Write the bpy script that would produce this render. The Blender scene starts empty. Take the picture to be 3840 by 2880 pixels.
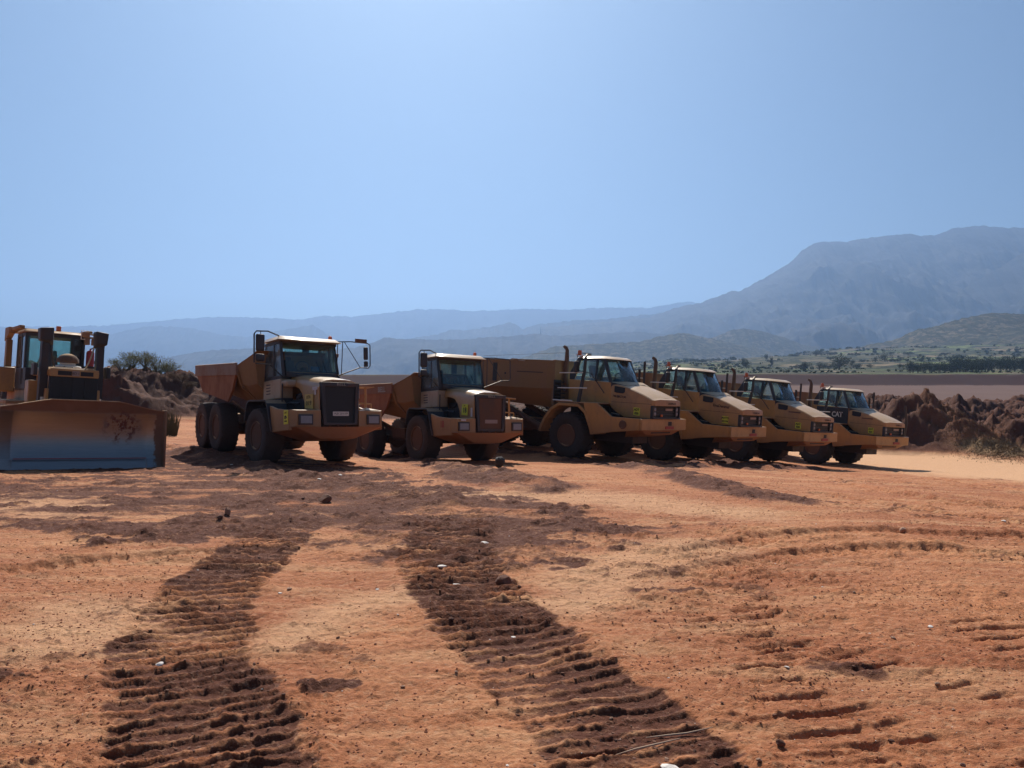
import bpy, bmesh, math, random
import numpy as np
from mathutils import Vector, Matrix
from math import radians as rad, sin, cos, pi, tan, atan2
random.seed(7); rng=np.random.default_rng(11)
sc=bpy.context.scene; col=sc.collection
# ------------------------------------------------------------------ camera, sky, sun, exposure
CAMH=1.72
cd=bpy.data.cameras.new('camera'); cam=bpy.data.objects.new('camera',cd); col.objects.link(cam)
cd.sensor_width=36; cd.lens=760/1024*36; cd.clip_start=.05; cd.clip_end=40000
cam.location=(0,0,CAMH); cam.rotation_euler=(rad(90)+math.atan(11/760),0,0); sc.camera=cam
SUN_EL=46.0; SUN_AZ=-8.0            # azimuth measured from +Y towards +X
wd=bpy.data.worlds.new('World'); sc.world=wd; wd.use_nodes=True
wn=wd.node_tree.nodes; wl=wd.node_tree.links
sky=wn.new('ShaderNodeTexSky'); sky.sky_type='NISHITA'; sky.sun_disc=False
sky.sun_elevation=rad(SUN_EL); sky.sun_rotation=rad(SUN_AZ)
sky.altitude=300; sky.air_density=1.1; sky.dust_density=1.5; sky.ozone_density=3.0
tint=wn.new('ShaderNodeVectorMath'); tint.operation='MULTIPLY'; tint.inputs[1].default_value=(.775,.955,1.06); wl.new(sky.outputs[0],tint.inputs[0])
bg=wn['Background']; wl.new(tint.outputs[0],bg.inputs[0]); bg.inputs[1].default_value=.047
sl=bpy.data.lights.new('sun','SUN'); sl.energy=5.0; sl.angle=rad(.55); sl.color=(1,.93,.83)
so=bpy.data.objects.new('sun',sl); col.objects.link(so)
sd=Vector((sin(rad(SUN_AZ))*cos(rad(SUN_EL)),cos(rad(SUN_AZ))*cos(rad(SUN_EL)),sin(rad(SUN_EL))))
so.rotation_euler=sd.to_track_quat('Z','Y').to_euler(); so.location=(0,0,60)
sc.view_settings.view_transform='Standard'; sc.view_settings.look='None'
sc.view_settings.exposure=0.22; sc.view_settings.gamma=1
sc.cycles.max_bounces=6; sc.cycles.volume_bounces=1; sc.cycles.transparent_max_bounces=12
# ------------------------------------------------------------------ material helpers
def newmat(name):
    m=bpy.data.materials.new(name); m.use_nodes=True
    nt=m.node_tree; b=nt.nodes['Principled BSDF']; return m,nt,b
class NT:
    def __init__(s,nt): s.nt=nt
    def n(s,t,**k):
        x=s.nt.nodes.new(t)
        for a,v in k.items(): setattr(x,a,v)
        return x
    def l(s,a,b): s.nt.links.new(a,b)
    def coord(s,kind='Object'): return s.n('ShaderNodeTexCoord').outputs[kind]
    def noise(s,vec,scale,detail=4,rough=.6,dist=0,mapscale=None):
        if mapscale:
            mp=s.n('ShaderNodeMapping'); mp.inputs['Scale'].default_value=mapscale; s.l(vec,mp.inputs[0]); vec=mp.outputs[0]
        x=s.n('ShaderNodeTexNoise'); x.inputs['Scale'].default_value=scale; x.inputs['Detail'].default_value=detail
        x.inputs['Roughness'].default_value=rough; x.inputs['Distortion'].default_value=dist; s.l(vec,x.inputs['Vector']); return x.outputs[0]
    def ramp(s,f,a,b):
        x=s.n('ShaderNodeMapRange'); x.interpolation_type='SMOOTHSTEP'; x.inputs[1].default_value=a; x.inputs[2].default_value=b; s.l(f,x.inputs[0]); return x.outputs[0]
    def mix(s,f,a,b):
        x=s.n('ShaderNodeMix',data_type='RGBA')
        for i,v in ((0,f),(6,a),(7,b)):
            if hasattr(v,'links') or hasattr(v,'is_linked'): s.l(v,x.inputs[i])
            elif i==0: x.inputs[0].default_value=v
            else: x.inputs[i].default_value=(*v,1)
        return x.outputs[2]
    def math(s,op,a,b=0):
        x=s.n('ShaderNodeMath',operation=op)
        for i,v in ((0,a),(1,b)):
            if hasattr(v,'is_linked'): s.l(v,x.inputs[i])
            else: x.inputs[i].default_value=v
        return x.outputs[0]
    def bump(s,b,h,dist=.01,strength=.6):
        x=s.n('ShaderNodeBump'); x.inputs['Distance'].default_value=dist; x.inputs['Strength'].default_value=strength
        s.l(h,x.inputs['Height']); s.l(x.outputs[0],b.inputs['Normal'])
MATS={}
def paint(name,base,dust=(.33,.17,.09),amount=.45,mudz=1.2,rough=.5,metal=0.,dark=None,scale=1.6,wear=None,coat=0.,top_lit=.75):
    """machine paint with dust patches, streaks and mud towards the wheels"""
    m,nt,b=newmat(name); T=NT(nt); c=T.coord('Object')
    n1=T.noise(c,scale,6,.65,.6); n2=T.noise(c,scale*7,5,.7,.2); n3=T.noise(c,3.2,4,.6,0,(1,1,.16))
    f=T.ramp(T.math('ADD',T.math('MULTIPLY',n1,.6),T.math('MULTIPLY',n3,.4)),.55-.25*amount,.78-.2*amount)
    sep=T.n('ShaderNodeSeparateXYZ'); T.l(c,sep.inputs[0])
    mz=T.math('SUBTRACT',mudz+.35,T.math('ADD',sep.outputs[2],T.math('MULTIPLY',n1,.6)))
    mud=T.ramp(mz,-.45,.45)
    base2=tuple(min(1,v*1.12) for v in base)
    c1=T.mix(n2,tuple(v*.82 for v in base),base2)
    c2=T.mix(T.math('MULTIPLY',f,.75),c1,dust)
    c3=T.mix(T.math('MULTIPLY',mud,.75),c2,tuple(v*.8 for v in dust))
    spk=T.ramp(T.noise(c,16,3,.6),.66,.74)
    c4=T.mix(T.math('MULTIPLY',spk,.5),c3,wear or (.09,.05,.035))
    if top_lit:   # sunlight painted in: paler colour on the faces that look up
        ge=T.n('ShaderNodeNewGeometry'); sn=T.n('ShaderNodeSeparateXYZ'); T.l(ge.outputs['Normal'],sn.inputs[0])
        c4=T.mix(T.math('MULTIPLY',T.math('MULTIPLY',T.ramp(sn.outputs[2],.72,.90),T.math('ADD',.55,T.math('MULTIPLY',n1,.6))),top_lit),c4,(.70,.47,.26))
    T.l(c4,b.inputs['Base Color']); b.inputs['Metallic'].default_value=metal
    r=T.math('ADD',T.math('MULTIPLY',f,.3),rough); T.l(r,b.inputs['Roughness'])
    T.bump(b,T.math('ADD',T.math('MULTIPLY',n1,1.0),T.math('MULTIPLY',n2,.15)),.012,.5)
    b.inputs['Coat Weight'].default_value=coat; b.inputs['Coat Roughness'].default_value=.27
    MATS[name]=m; return m
def plain(name,c,rough=.6,metal=0.,var=.25,scale=9,bump=0):
    m,nt,b=newmat(name); T=NT(nt); co=T.coord('Object'); n=T.noise(co,scale,5,.65,.3)
    T.l(T.mix(n,tuple(v*(1-var) for v in c),tuple(min(1,v*(1+var)) for v in c)),b.inputs['Base Color'])
    b.inputs['Roughness'].default_value=rough; b.inputs['Metallic'].default_value=metal
    if bump: T.bump(b,n,bump,.7)
    MATS[name]=m; return m
def glass(name,tint,alpha=.5,rough=.04):
    m,nt,b=newmat(name); T=NT(nt); nt.nodes.remove(b); out=nt.nodes['Material Output']
    tr=T.n('ShaderNodeBsdfTransparent'); tr.inputs[0].default_value=(*tint,1)
    gl=T.n('ShaderNodeBsdfGlossy'); gl.inputs['Roughness'].default_value=rough; gl.inputs[0].default_value=(.9,.95,1,1)
    fr=T.n('ShaderNodeFresnel'); fr.inputs[0].default_value=1.5
    d1=T.n('ShaderNodeBsdfDiffuse'); d1.inputs[0].default_value=(.20,.17,.14,1); d2=T.n('ShaderNodeBsdfTranslucent'); d2.inputs[0].default_value=(.36,.40,.40,1); du=T.n('ShaderNodeAddShader'); T.l(d1.outputs[0],du.inputs[0]); T.l(d2.outputs[0],du.inputs[1])
    mx=T.n('ShaderNodeMixShader'); T.l(fr.outputs[0],mx.inputs[0]); T.l(tr.outputs[0],mx.inputs[1]); T.l(gl.outputs[0],mx.inputs[2])
    co=T.coord('Object'); n=T.ramp(T.noise(co,2.2,5,.65,.5),.3,.9)
    m2=T.n('ShaderNodeMixShader'); T.l(T.math('MULTIPLY',n,alpha),m2.inputs[0]); T.l(mx.outputs[0],m2.inputs[1]); T.l(du.outputs[0],m2.inputs[2])
    T.l(m2.outputs[0],out.inputs[0]); MATS[name]=m; return m
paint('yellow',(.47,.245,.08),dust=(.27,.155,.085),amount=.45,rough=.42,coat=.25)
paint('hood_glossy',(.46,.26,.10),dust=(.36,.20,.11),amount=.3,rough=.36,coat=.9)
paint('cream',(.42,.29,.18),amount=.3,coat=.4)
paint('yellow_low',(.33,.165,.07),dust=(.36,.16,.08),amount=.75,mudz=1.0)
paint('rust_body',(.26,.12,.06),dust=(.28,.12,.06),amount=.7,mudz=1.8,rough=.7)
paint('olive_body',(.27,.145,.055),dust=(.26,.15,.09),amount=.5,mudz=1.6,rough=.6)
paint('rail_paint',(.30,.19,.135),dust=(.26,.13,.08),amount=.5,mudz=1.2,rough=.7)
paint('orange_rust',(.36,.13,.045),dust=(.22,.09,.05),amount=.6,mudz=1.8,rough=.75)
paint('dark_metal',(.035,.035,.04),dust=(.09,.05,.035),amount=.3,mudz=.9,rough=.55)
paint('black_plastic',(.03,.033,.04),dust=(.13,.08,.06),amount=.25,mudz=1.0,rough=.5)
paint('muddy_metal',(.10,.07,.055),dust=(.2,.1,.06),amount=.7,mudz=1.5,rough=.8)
plain('rubber',(.04,.03,.027),.85,0,.35,7,.006)
plain('dusty_rubber',(.07,.048,.04),.9,0,.35,5,.006)
plain('black_rock',(.03,.027,.028),.8,0,.3)
plain('grille_mesh',(.02,.022,.026),.6,0,.4,30,.004)
plain('lens',(.26,.25,.27),.2,0,.2,22)
plain('white_metal',(.7,.66,.6),.5,0,.12)
plain('sticker',(.72,.68,.06),.5,0,.08)
plain('plate_old',(.62,.42,.12),.6,0,.18,6)
plain('tape',(.62,.56,.55),.6,0,.15,6)
plain('ink',(.015,.015,.02),.6,0,.1)
plain('redpaint',(.35,.06,.05),.6,0,.2)
plain('red',(.42,.035,.03),.35,0,.15)
plain('orange_lens',(.60,.13,.04),.3,0,.15)
plain('seat',(.025,.027,.032),.8,0,.2)
plain('blue_paper',(.10,.22,.42),.8,0,.15)
plain('chrome',(.55,.55,.58),.25,.9,.1)
plain('ghost_white',(.36,.33,.28),.7,0,.25)
plain('plate_blank',(.34,.25,.22),.6,0,.2)
glass('glass',(.76,.90,.87),.26)
glass('glass_side',(.84,.93,.95),.42)
# ------------------------------------------------------------------ mesh helpers
class MB:
    def __init__(s): s.v=[]; s.f=[]
    def add(s,vs,fs):
        o=len(s.v); s.v+= [tuple(v) for v in vs]; s.f+=[tuple(i+o for i in f) for f in fs]; return s
    def box(s,x0,x1,y0,y1,z0,z1):
        return s.add([(x0,y0,z0),(x1,y0,z0),(x1,y1,z0),(x0,y1,z0),(x0,y0,z1),(x1,y0,z1),(x1,y1,z1),(x0,y1,z1)],
                     [(0,3,2,1),(4,5,6,7),(0,1,5,4),(1,2,6,5),(2,3,7,6),(3,0,4,7)])
    def prism(s,poly,y0,y1):
        """polygon in xz (counter clockwise seen from -y) extruded from y0 to y1"""
        n=len(poly); v=[(x,y0,z) for x,z in poly]+[(x,y1,z) for x,z in poly]
        a=sum(poly[i][0]*poly[(i+1)%n][1]-poly[(i+1)%n][0]*poly[i][1] for i in range(n))
        f=[tuple(range(n)),tuple(range(2*n-1,n-1,-1))]+[(i,i+n,(i+1)%n+n,(i+1)%n) for i in range(n)]
        if a<0: f=[q[::-1] for q in f]
        if y1<y0: f=[q[::-1] for q in f]
        return s.add(v,f)
    def prismx(s,poly,x0,x1):
        n=len(poly); v=[(x0,y,z) for y,z in poly]+[(x1,y,z) for y,z in poly]
        return s.add(v,[tuple(range(n-1,-1,-1)),tuple(range(n,2*n))]+[(i,(i+1)%n,(i+1)%n+n,i+n) for i in range(n)])
    def tube(s,pts,r,n=8,caps=True):
        pts=[Vector(p) for p in pts]; rs=r if isinstance(r,(list,tuple)) else [r]*len(pts); rings=[]
        up=None
        for i,p in enumerate(pts):
            d=(pts[min(i+1,len(pts)-1)]-pts[max(i-1,0)]).normalized()
            if up is None: up=Vector((0,0,1)) if abs(d.z)<.9 else Vector((1,0,0))
            a=d.cross(up).normalized(); b=a.cross(d).normalized(); up=b
            rings.append([p+a*rs[i]*cos(2*pi*k/n)+b*rs[i]*sin(2*pi*k/n) for k in range(n)])
        v=[q for R in rings for q in R]; f=[]
        for i in range(len(pts)-1):
            for k in range(n): f.append((i*n+k,i*n+(k+1)%n,(i+1)*n+(k+1)%n,(i+1)*n+k))
        if caps: f+=[tuple(range(n-1,-1,-1)),tuple((len(pts)-1)*n+k for k in range(n))]
        return s.add(v,f)
    def lathe(s,prof,c,axis='z',n=24):
        """prof list of (radius, height) ; revolved around axis through c"""
        v=[];f=[]
        for r,h in prof:
            for k in range(n):
                a=2*pi*k/n; x,y=r*cos(a),r*sin(a)
                v.append({'z':(c[0]+x,c[1]+y,c[2]+h),'y':(c[0]+x,c[1]+h,c[2]+y),'x':(c[0]+h,c[1]+x,c[2]+y)}[axis])
        m=len(prof)
        for i in range(m-1):
            for k in range(n): f.append((i*n+k,i*n+(k+1)%n,(i+1)*n+(k+1)%n,(i+1)*n+k))
        f+=[tuple(range(n-1,-1,-1)),tuple((m-1)*n+k for k in range(n))]
        return s.add(v,f)
    def hull(s,pts):
        bm=bmesh.new(); 
        for p in pts: bm.verts.new(p)
        r=bmesh.ops.convex_hull(bm,input=bm.verts); bmesh.ops.delete(bm,geom=[g for g in r['geom_interior'] if isinstance(g,bmesh.types.BMVert)],context='VERTS')
        bm.verts.index_update(); s.add([v.co[:] for v in bm.verts],[[v.index for v in f.verts] for f in bm.faces]); bm.free(); return s
    def loft(s,secs,closed=True,caps=True):
        n=len(secs[0]); v=[p for q in secs for p in q]; f=[]
        for i in range(len(secs)-1):
            for k in range(n if closed else n-1): f.append((i*n+k,i*n+(k+1)%n,(i+1)*n+(k+1)%n,(i+1)*n+k))
        if caps and closed: f+=[tuple(range(n-1,-1,-1)),tuple((len(secs)-1)*n+k for k in range(n))]
        return s.add(v,f)
    def strip(s,line,y0,y1,t,):
        """bent plate: polyline in xz, thickness t outward, between y0 and y1"""
        out=[]
        for i,(x,z) in enumerate(line):
            a=Vector(line[max(i-1,0)]); b=Vector(line[min(i+1,len(line)-1)]); d=(b-a).normalized(); out.append((x-d.y*t,z+d.x*t))
        for i in range(len(line)-1):
            q=[line[i],line[i+1],out[i+1],out[i]]
            s.add([(x,y,z) for y in (y0,y1) for x,z in q],[(0,1,2,3),(7,6,5,4)]+[(k,k+4,(k+1)%4+4,(k+1)%4) for k in (0,2)]+([(3,7,4,0)] if i==0 else [])+([(1,5,6,2)] if i==len(line)-2 else []))
        return s
    def xf(s,M):
        s.v=[tuple(M@Vector(v)) for v in s.v]; return s
    def build(s,name,mat,parent=None,bevel=0.,smooth=35,M=None):
        if M is not None: s.xf(M)
        me=bpy.data.meshes.new(name); me.from_pydata(s.v,[],s.f)
        bm=bmesh.new(); bm.from_mesh(me); bmesh.ops.recalc_face_normals(bm,faces=bm.faces); bm.to_mesh(me); bm.free()
        me.materials.append(MATS[mat] if isinstance(mat,str) else mat)
        if smooth:
            me.shade_smooth(); me.set_sharp_from_angle(angle=rad(smooth))
        o=bpy.data.objects.new(name,me); col.objects.link(o)
        if parent: o.parent=parent
        if bevel:
            b=o.modifiers.new('bevel','BEVEL'); b.width=bevel; b.segments=2; b.limit_method='ANGLE'; b.angle_limit=rad(35); b.harden_normals=False
        return o
def tag(o,label=None,cat=None,group=None,kind=None):
    if label: o['label']=label
    if cat: o['category']=cat
    if group: o['group']=group
    if kind: o['kind']=kind
    return o
def pose_matrix(p):
    X,Y,Z,h,pi_,ro=p[:6]; h=rad(h);pi_=rad(pi_);ro=rad(ro)
    f=Vector((cos(h)*cos(pi_),-sin(h)*cos(pi_),sin(pi_))); l0=Vector((sin(h),cos(h),0)); u0=f.cross(l0)
    l=l0*cos(ro)+u0*sin(ro); u=f.cross(l)
    M=Matrix(((f.x,l.x,u.x,X),(f.y,l.y,u.y,Y),(f.z,l.z,u.z,Z),(0,0,0,1))); return M
def empty(name,M):
    o=bpy.data.objects.new(name,None); o.empty_display_size=.3; col.objects.link(o); o.matrix_world=M; return o
def kids(o): return [c for c in bpy.data.objects if c.parent==o]
def copy_tree(o,parent=None,skip=()):
    c=o.copy(); col.objects.link(c); c.parent=parent
    for ch in kids(o):
        if ch.name.split('.')[0] in skip: continue
        copy_tree(ch,c)
    return c
def text_mesh(body,size,mat,name,parent,M,ext=.002,bold=.0,sx=1.):
    cu=bpy.data.curves.new('t','FONT'); cu.body=body; cu.size=size; cu.align_x='CENTER'; cu.align_y='CENTER'; cu.extrude=ext; cu.offset=bold; cu.resolution_u=3
    to=bpy.data.objects.new('t',cu); col.objects.link(to)
    dg=bpy.context.evaluated_depsgraph_get(); dg.update(); me=bpy.data.meshes.new_from_object(to.evaluated_get(dg)); bpy.data.objects.remove(to)
    me.transform(M@Matrix.Diagonal((sx,1,1,1))); me.materials.clear(); me.materials.append(MATS[mat])
    o=bpy.data.objects.new(name,me); col.objects.link(o); o.parent=parent; return o
def face_side(x,y,z,rz=0):   # text plane on the right (-y) side, reading along +x
    return Matrix.Translation((x,y,z))@Matrix.Rotation(rad(90),4,'X')@Matrix.Rotation(rz,4,'Z')
def face_front(x,y,z,tilt=0,rz=0): # text plane facing +x, reading along +y
    return Matrix.Translation((x,y,z))@Matrix(((0,0,1,0),(1,0,0,0),(0,1,0,0),(0,0,0,1)))@Matrix.Rotation(rz,4,'Z')
# ------------------------------------------------------------------ ground shape
POSES={'A':(-6.111,22.194,-.23,49.454,3.94,-1.355),'Ar':(-8.514,25.524,-.117,53.19,0.02,-.51),
 'B':(-2.009,25.868,-.527,54.774,2.948,-1.634),'C':(3.027,28.648,-.631,44.287,-2.756,-1.42),
 'D':(6.825,31.411,-.949,45.182,-3.986,-1.82),'E':(10.985,34.571,-1.308,50.4,-4.02,-2.6),'F':(15.938,38.089,-1.717,56.0,-3.196,-2.662),
 'Z':(-12.635,21.519,-.216,48.319,-.753,-2.707)}
def hash2(ix,iy,s):
    n=(ix.astype(np.int64)*374761393+iy.astype(np.int64)*668265263+s*144665)&0x7fffffff
    n=((n^(n>>13))*1274126177)&0x7fffffff; n=(n^(n>>16))&0xffffff
    return n/float(0xffffff)
def vnoise(x,y,s=0):
    ix=np.floor(x);iy=np.floor(y);fx=x-ix;fy=y-iy;fx=fx*fx*fx*(fx*(fx*6-15)+10);fy=fy*fy*fy*(fy*(fy*6-15)+10)
    a=hash2(ix,iy,s);b=hash2(ix+1,iy,s);c=hash2(ix,iy+1,s);d=hash2(ix+1,iy+1,s)
    return (a*(1-fx)+b*fx)*(1-fy)+(c*(1-fx)+d*fx)*fy*1.0
def fbm(x,y,oct=4,s=0,gain=.5):
    v=0;a=1;t=0
    for i in range(oct):
        c,sn=cos(i*1.3),sin(i*1.3); v=v+a*(vnoise((x*c-y*sn)*2**i+7.3*i,(x*sn+y*c)*2**i-3.1*i,s+i)-.5);t+=a;a*=gain
    return v/t*2
ctrl=[]
for k,fx in (('A',[(0,1.14),(0,-1.14)]),('Ar',[(0,1.14),(0,-1.14),(-1.67,1.14),(-1.67,-1.14)]),('B',[(0,1.14),(0,-1.14),(-4.1,1.1),(-4.1,-1.1),(-5.8,0)])):
    M=pose_matrix(POSES[k]); ctrl+=[tuple(M@Vector((a,b,0))) for a,b in fx]
for k in 'CDEF':
    M=pose_matrix(POSES[k]); ctrl+=[tuple(M@Vector((a,b,-.01))) for a in (0,-4.2,-6) for b in (-1.3,1.3)]
M=pose_matrix(POSES['Z']); ctrl+=[tuple(M@Vector((a,b,0))) for a in (1.7,-.2,-3.5) for b in (-1.3,1.3)]
ctrl+=[(x,y,-.012*max(0,x)) for x in (-8,-3,3,8) for y in (-6,-1,3,7)]+[(-8,12,0),(-3,12,0),(2,12,-.04),(6,12,-.15),(12,12,-.5),(16,18,-.9),(8,18,-.4),(2,18,-.18),(-3,17,-.12),(20,28,-1.45),(22,35,-1.9),(25,44,-2.1),(-20,14,.2),(-18,34,.1),(-10,40,-.1),(0,46,-.5),(12,52,-1.6),(30,55,-2.3),(34,36,-2.4),(30,20,-1.7),(-35,30,.3),(-30,55,.2),(40,10,-2),(-40,0,.3),(-30,-20,0),(30,-20,-.6),(0,-20,0),(0,75,-.8),(-40,90,0),(40,90,-2.4),(60,50,-3)]
CT=np.array(ctrl)
def tps(r2): return .5*r2*np.log(r2+1e-9)
_n=len(CT); _K=tps(((CT[:,None,:2]-CT[None,:,:2])**2).sum(2))+np.eye(_n)*2.0; _P=np.c_[np.ones(_n),CT[:,:2]]
_A=np.block([[_K,_P],[_P.T,np.zeros((3,3))]]); _w=np.linalg.solve(_A,np.r_[CT[:,2],0,0,0])
def base_h(x,y):
    x=np.asarray(x,float);y=np.asarray(y,float); xc=np.clip(x,-60,60);yc=np.clip(y,-25,95)
    h=_w[_n]+_w[_n+1]*xc+_w[_n+2]*yc
    for i in range(_n): h=h+_w[i]*tps((xc-CT[i,0])**2+(yc-CT[i,1])**2)
    return h
_gx=np.arange(-62,62.01,.5);_gy=np.arange(-27,97.01,.5);_GX,_GY=np.meshgrid(_gx,_gy,indexing='ij');_GB=base_h(_GX,_GY)
def base_fast(x,y):
    u=np.clip((x+62)/.5,0,len(_gx)-1.001);v=np.clip((y+27)/.5,0,len(_gy)-1.001);i=u.astype(int);j=v.astype(int);a=u-i;b=v-j
    return (_GB[i,j]*(1-a)+_GB[i+1,j]*a)*(1-b)+(_GB[i,j+1]*(1-a)+_GB[i+1,j+1]*a)*b
def px2g(px,py):
    """where the view ray through a 2212-wide photo pixel meets the base ground"""
    px=px/2.1602;py=py/2.1602; p=math.atan(11/760.); a=(px-512)/760; u=-(py-384)/760
    d=(a,cos(p)-u*sin(p),sin(p)+u*cos(p)); lo,hi=.5,200.
    f=lambda t: CAMH+d[2]*t-float(base_fast(np.array([d[0]*t]),np.array([d[1]*t]))[0])
    for _ in range(60):
        mid=(lo+hi)/2
        if f(mid)>0: lo=mid
        else: hi=mid
    return (d[0]*lo,d[1]*lo)
def seg_dist(x,y,pts):
    """distance to polyline, arclength and interpolated extra columns"""
    pts=np.array(pts,float); best=np.full(x.shape,1e9); S=np.zeros(x.shape); E=np.zeros(x.shape); side=np.zeros(x.shape); acc=0
    for a,b in zip(pts[:-1],pts[1:]):
        d=b[:2]-a[:2]; L=np.hypot(*d); t=np.clip(((x-a[0])*d[0]+(y-a[1])*d[1])/L**2,0,1)
        dx=x-a[0]-t*d[0];dy=y-a[1]-t*d[1];q=np.hypot(dx,dy);m=q<best
        best=np.where(m,q,best);S=np.where(m,acc+t*L,S);E=np.where(m,a[2]+t*(b[2]-a[2]),E);side=np.where(m,dx*d[1]/L-dy*d[0]/L,side);acc+=L
    return best,S,E,side
def sm(a,b,v): t=np.clip((v-a)/(b-a),0,1); return t*t*(3-2*t)
def smooth_line(p,n=6):
    p=[p[0]]+list(p)+[p[-1]];out=[]
    for i in range(1,len(p)-2):
        for k in range(n):
            t=k/n; out.append([.5*((2*p[i][c])+(-p[i-1][c]+p[i+1][c])*t+(2*p[i-1][c]-5*p[i][c]+4*p[i+1][c]-p[i+2][c])*t*t+(-p[i-1][c]+3*p[i][c]-3*p[i+1][c]+p[i+2][c])*t**3) for c in range(len(p[0]))])
    out.append(list(p[-2])); return out
TRK=[smooth_line([(-.7,1.2,.47),(-.98,2.6,.48),(-1.36,3.5,.48),(-1.82,4.37,.5),(-2.22,5.17,.5),(-2.58,6.31,.5),(-2.80,8.14,.52),(-2.95,10.2,.5)]),
     smooth_line([(1.35,1.2,.5),(1.1,2.6,.5),(.69,3.5,.53),(.42,4.37,.52),(.1,5.17,.53),(-.28,6.31,.54),(-.68,8.14,.58),(-.75,10.4,.6)])]
def wl(pts):  # (px,py,half px height) -> world line with half width
    o=[]
    for a,b,h in pts:
        g=px2g(a,b);g2=px2g(a,b-h);o.append((g[0],g[1],max(.08,math.hypot(g2[0]-g[0],g2[1]-g[1]))))
    return o
CHURN=[wl([(-250,1075,40),(0,1062,30),(350,1048,28),(620,1072,38),(900,1096,40),(1100,1120,36),(1250,1140,18),(1440,1144,7)]),
       wl([(340,1000,28),(480,1015,26),(640,1035,18)]),wl([(480,1130,34),(700,1128,36),(860,1115,30)]),wl([(880,1150,40),(1060,1160,45)]),
       wl([(-100,1110,16),(60,1100,14),(300,1100,20)]),wl([(20,1120,9),(180,1135,14),(330,1150,10),(420,1165,10)]),wl([(960,1110,24),(1100,1090,18),(1220,1110,10)]),
       wl([(680,1480,14),(760,1478,16)]),wl([(790,1560,22),(850,1590,16)]),wl([(1700,1410,5),(1830,1404,6)]),wl([(1620,1355,4),(1700,1350,5)]),wl([(1780,1440,16),(1880,1450,14)]),wl([(1900,1590,10),(1960,1598,8)]),wl([(2090,1605,8),(2230,1620,10)]),wl([(1790,1490,5),(1860,1475,6)]),wl([(1380,1275,8),(1500,1275,7)]),wl([(1330,985,0),(1100,975,0)])]
BERM=[(wl([(740,985,10),(830,980,12),(960,1008,12),(1060,1030,11),(1180,1052,7)]),.18),(wl([(1085,975,8),(1180,985,10),(1320,1005,12),(1440,1022,12),(1560,1052,10),(1690,1082,6)]),.14),
      (wl([(345,965,14),(450,985,16),(560,1015,12),(690,1040,8)]),.16),(wl([(1480,1012,8),(1570,1000,9),(1660,1018,7)]),.2),(wl([(1400,1006,5),(1500,1008,6),(1620,1012,6),(1750,1014,5)]),.20),(wl([(640,1030,8),(740,1048,9),(860,1070,8),(950,1085,6)]),.12),
      (wl([(1870,1003,4),(1980,1015,4),(2120,1035,4)]),.10),(wl([(980,1030,8),(1060,1042,9),(1150,1058,5)]),.14)]
ROAD=wl([(1700,965,10),(1860,985,12),(2000,1000,15),(2212,1025,16),(2400,1040,18)])
PALE=[wl([(600,1395,22),(720,1330,26),(860,1290,22)]),wl([(1000,1070,10),(1300,1075,14),(1600,1110,14)]),wl([(60,1075,10),(130,1105,14),(160,1100,12)]),wl([(1250,1300,30),(1330,1230,30),(1500,1180,20)]),wl([(140,1380,40),(200,1330,40)])]
RUTS=[smooth_line([(*px2g(a,b),1) for a,b in q],3) for q in ([(2400,1118),(2212,1100),(2050,1082),(1850,1048),(1700,1018)],[(2400,1150),(2200,1128),(2000,1104),(1780,1064)],[(2400,1075),(2212,1060),(2050,1038),(1900,1012)],[(1500,1190),(1700,1160),(1950,1150),(2300,1170)],[(1500,1240),(1700,1205),(1950,1190),(2300,1212)],[(0,1240),(200,1215),(420,1195),(560,1190)])]
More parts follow.
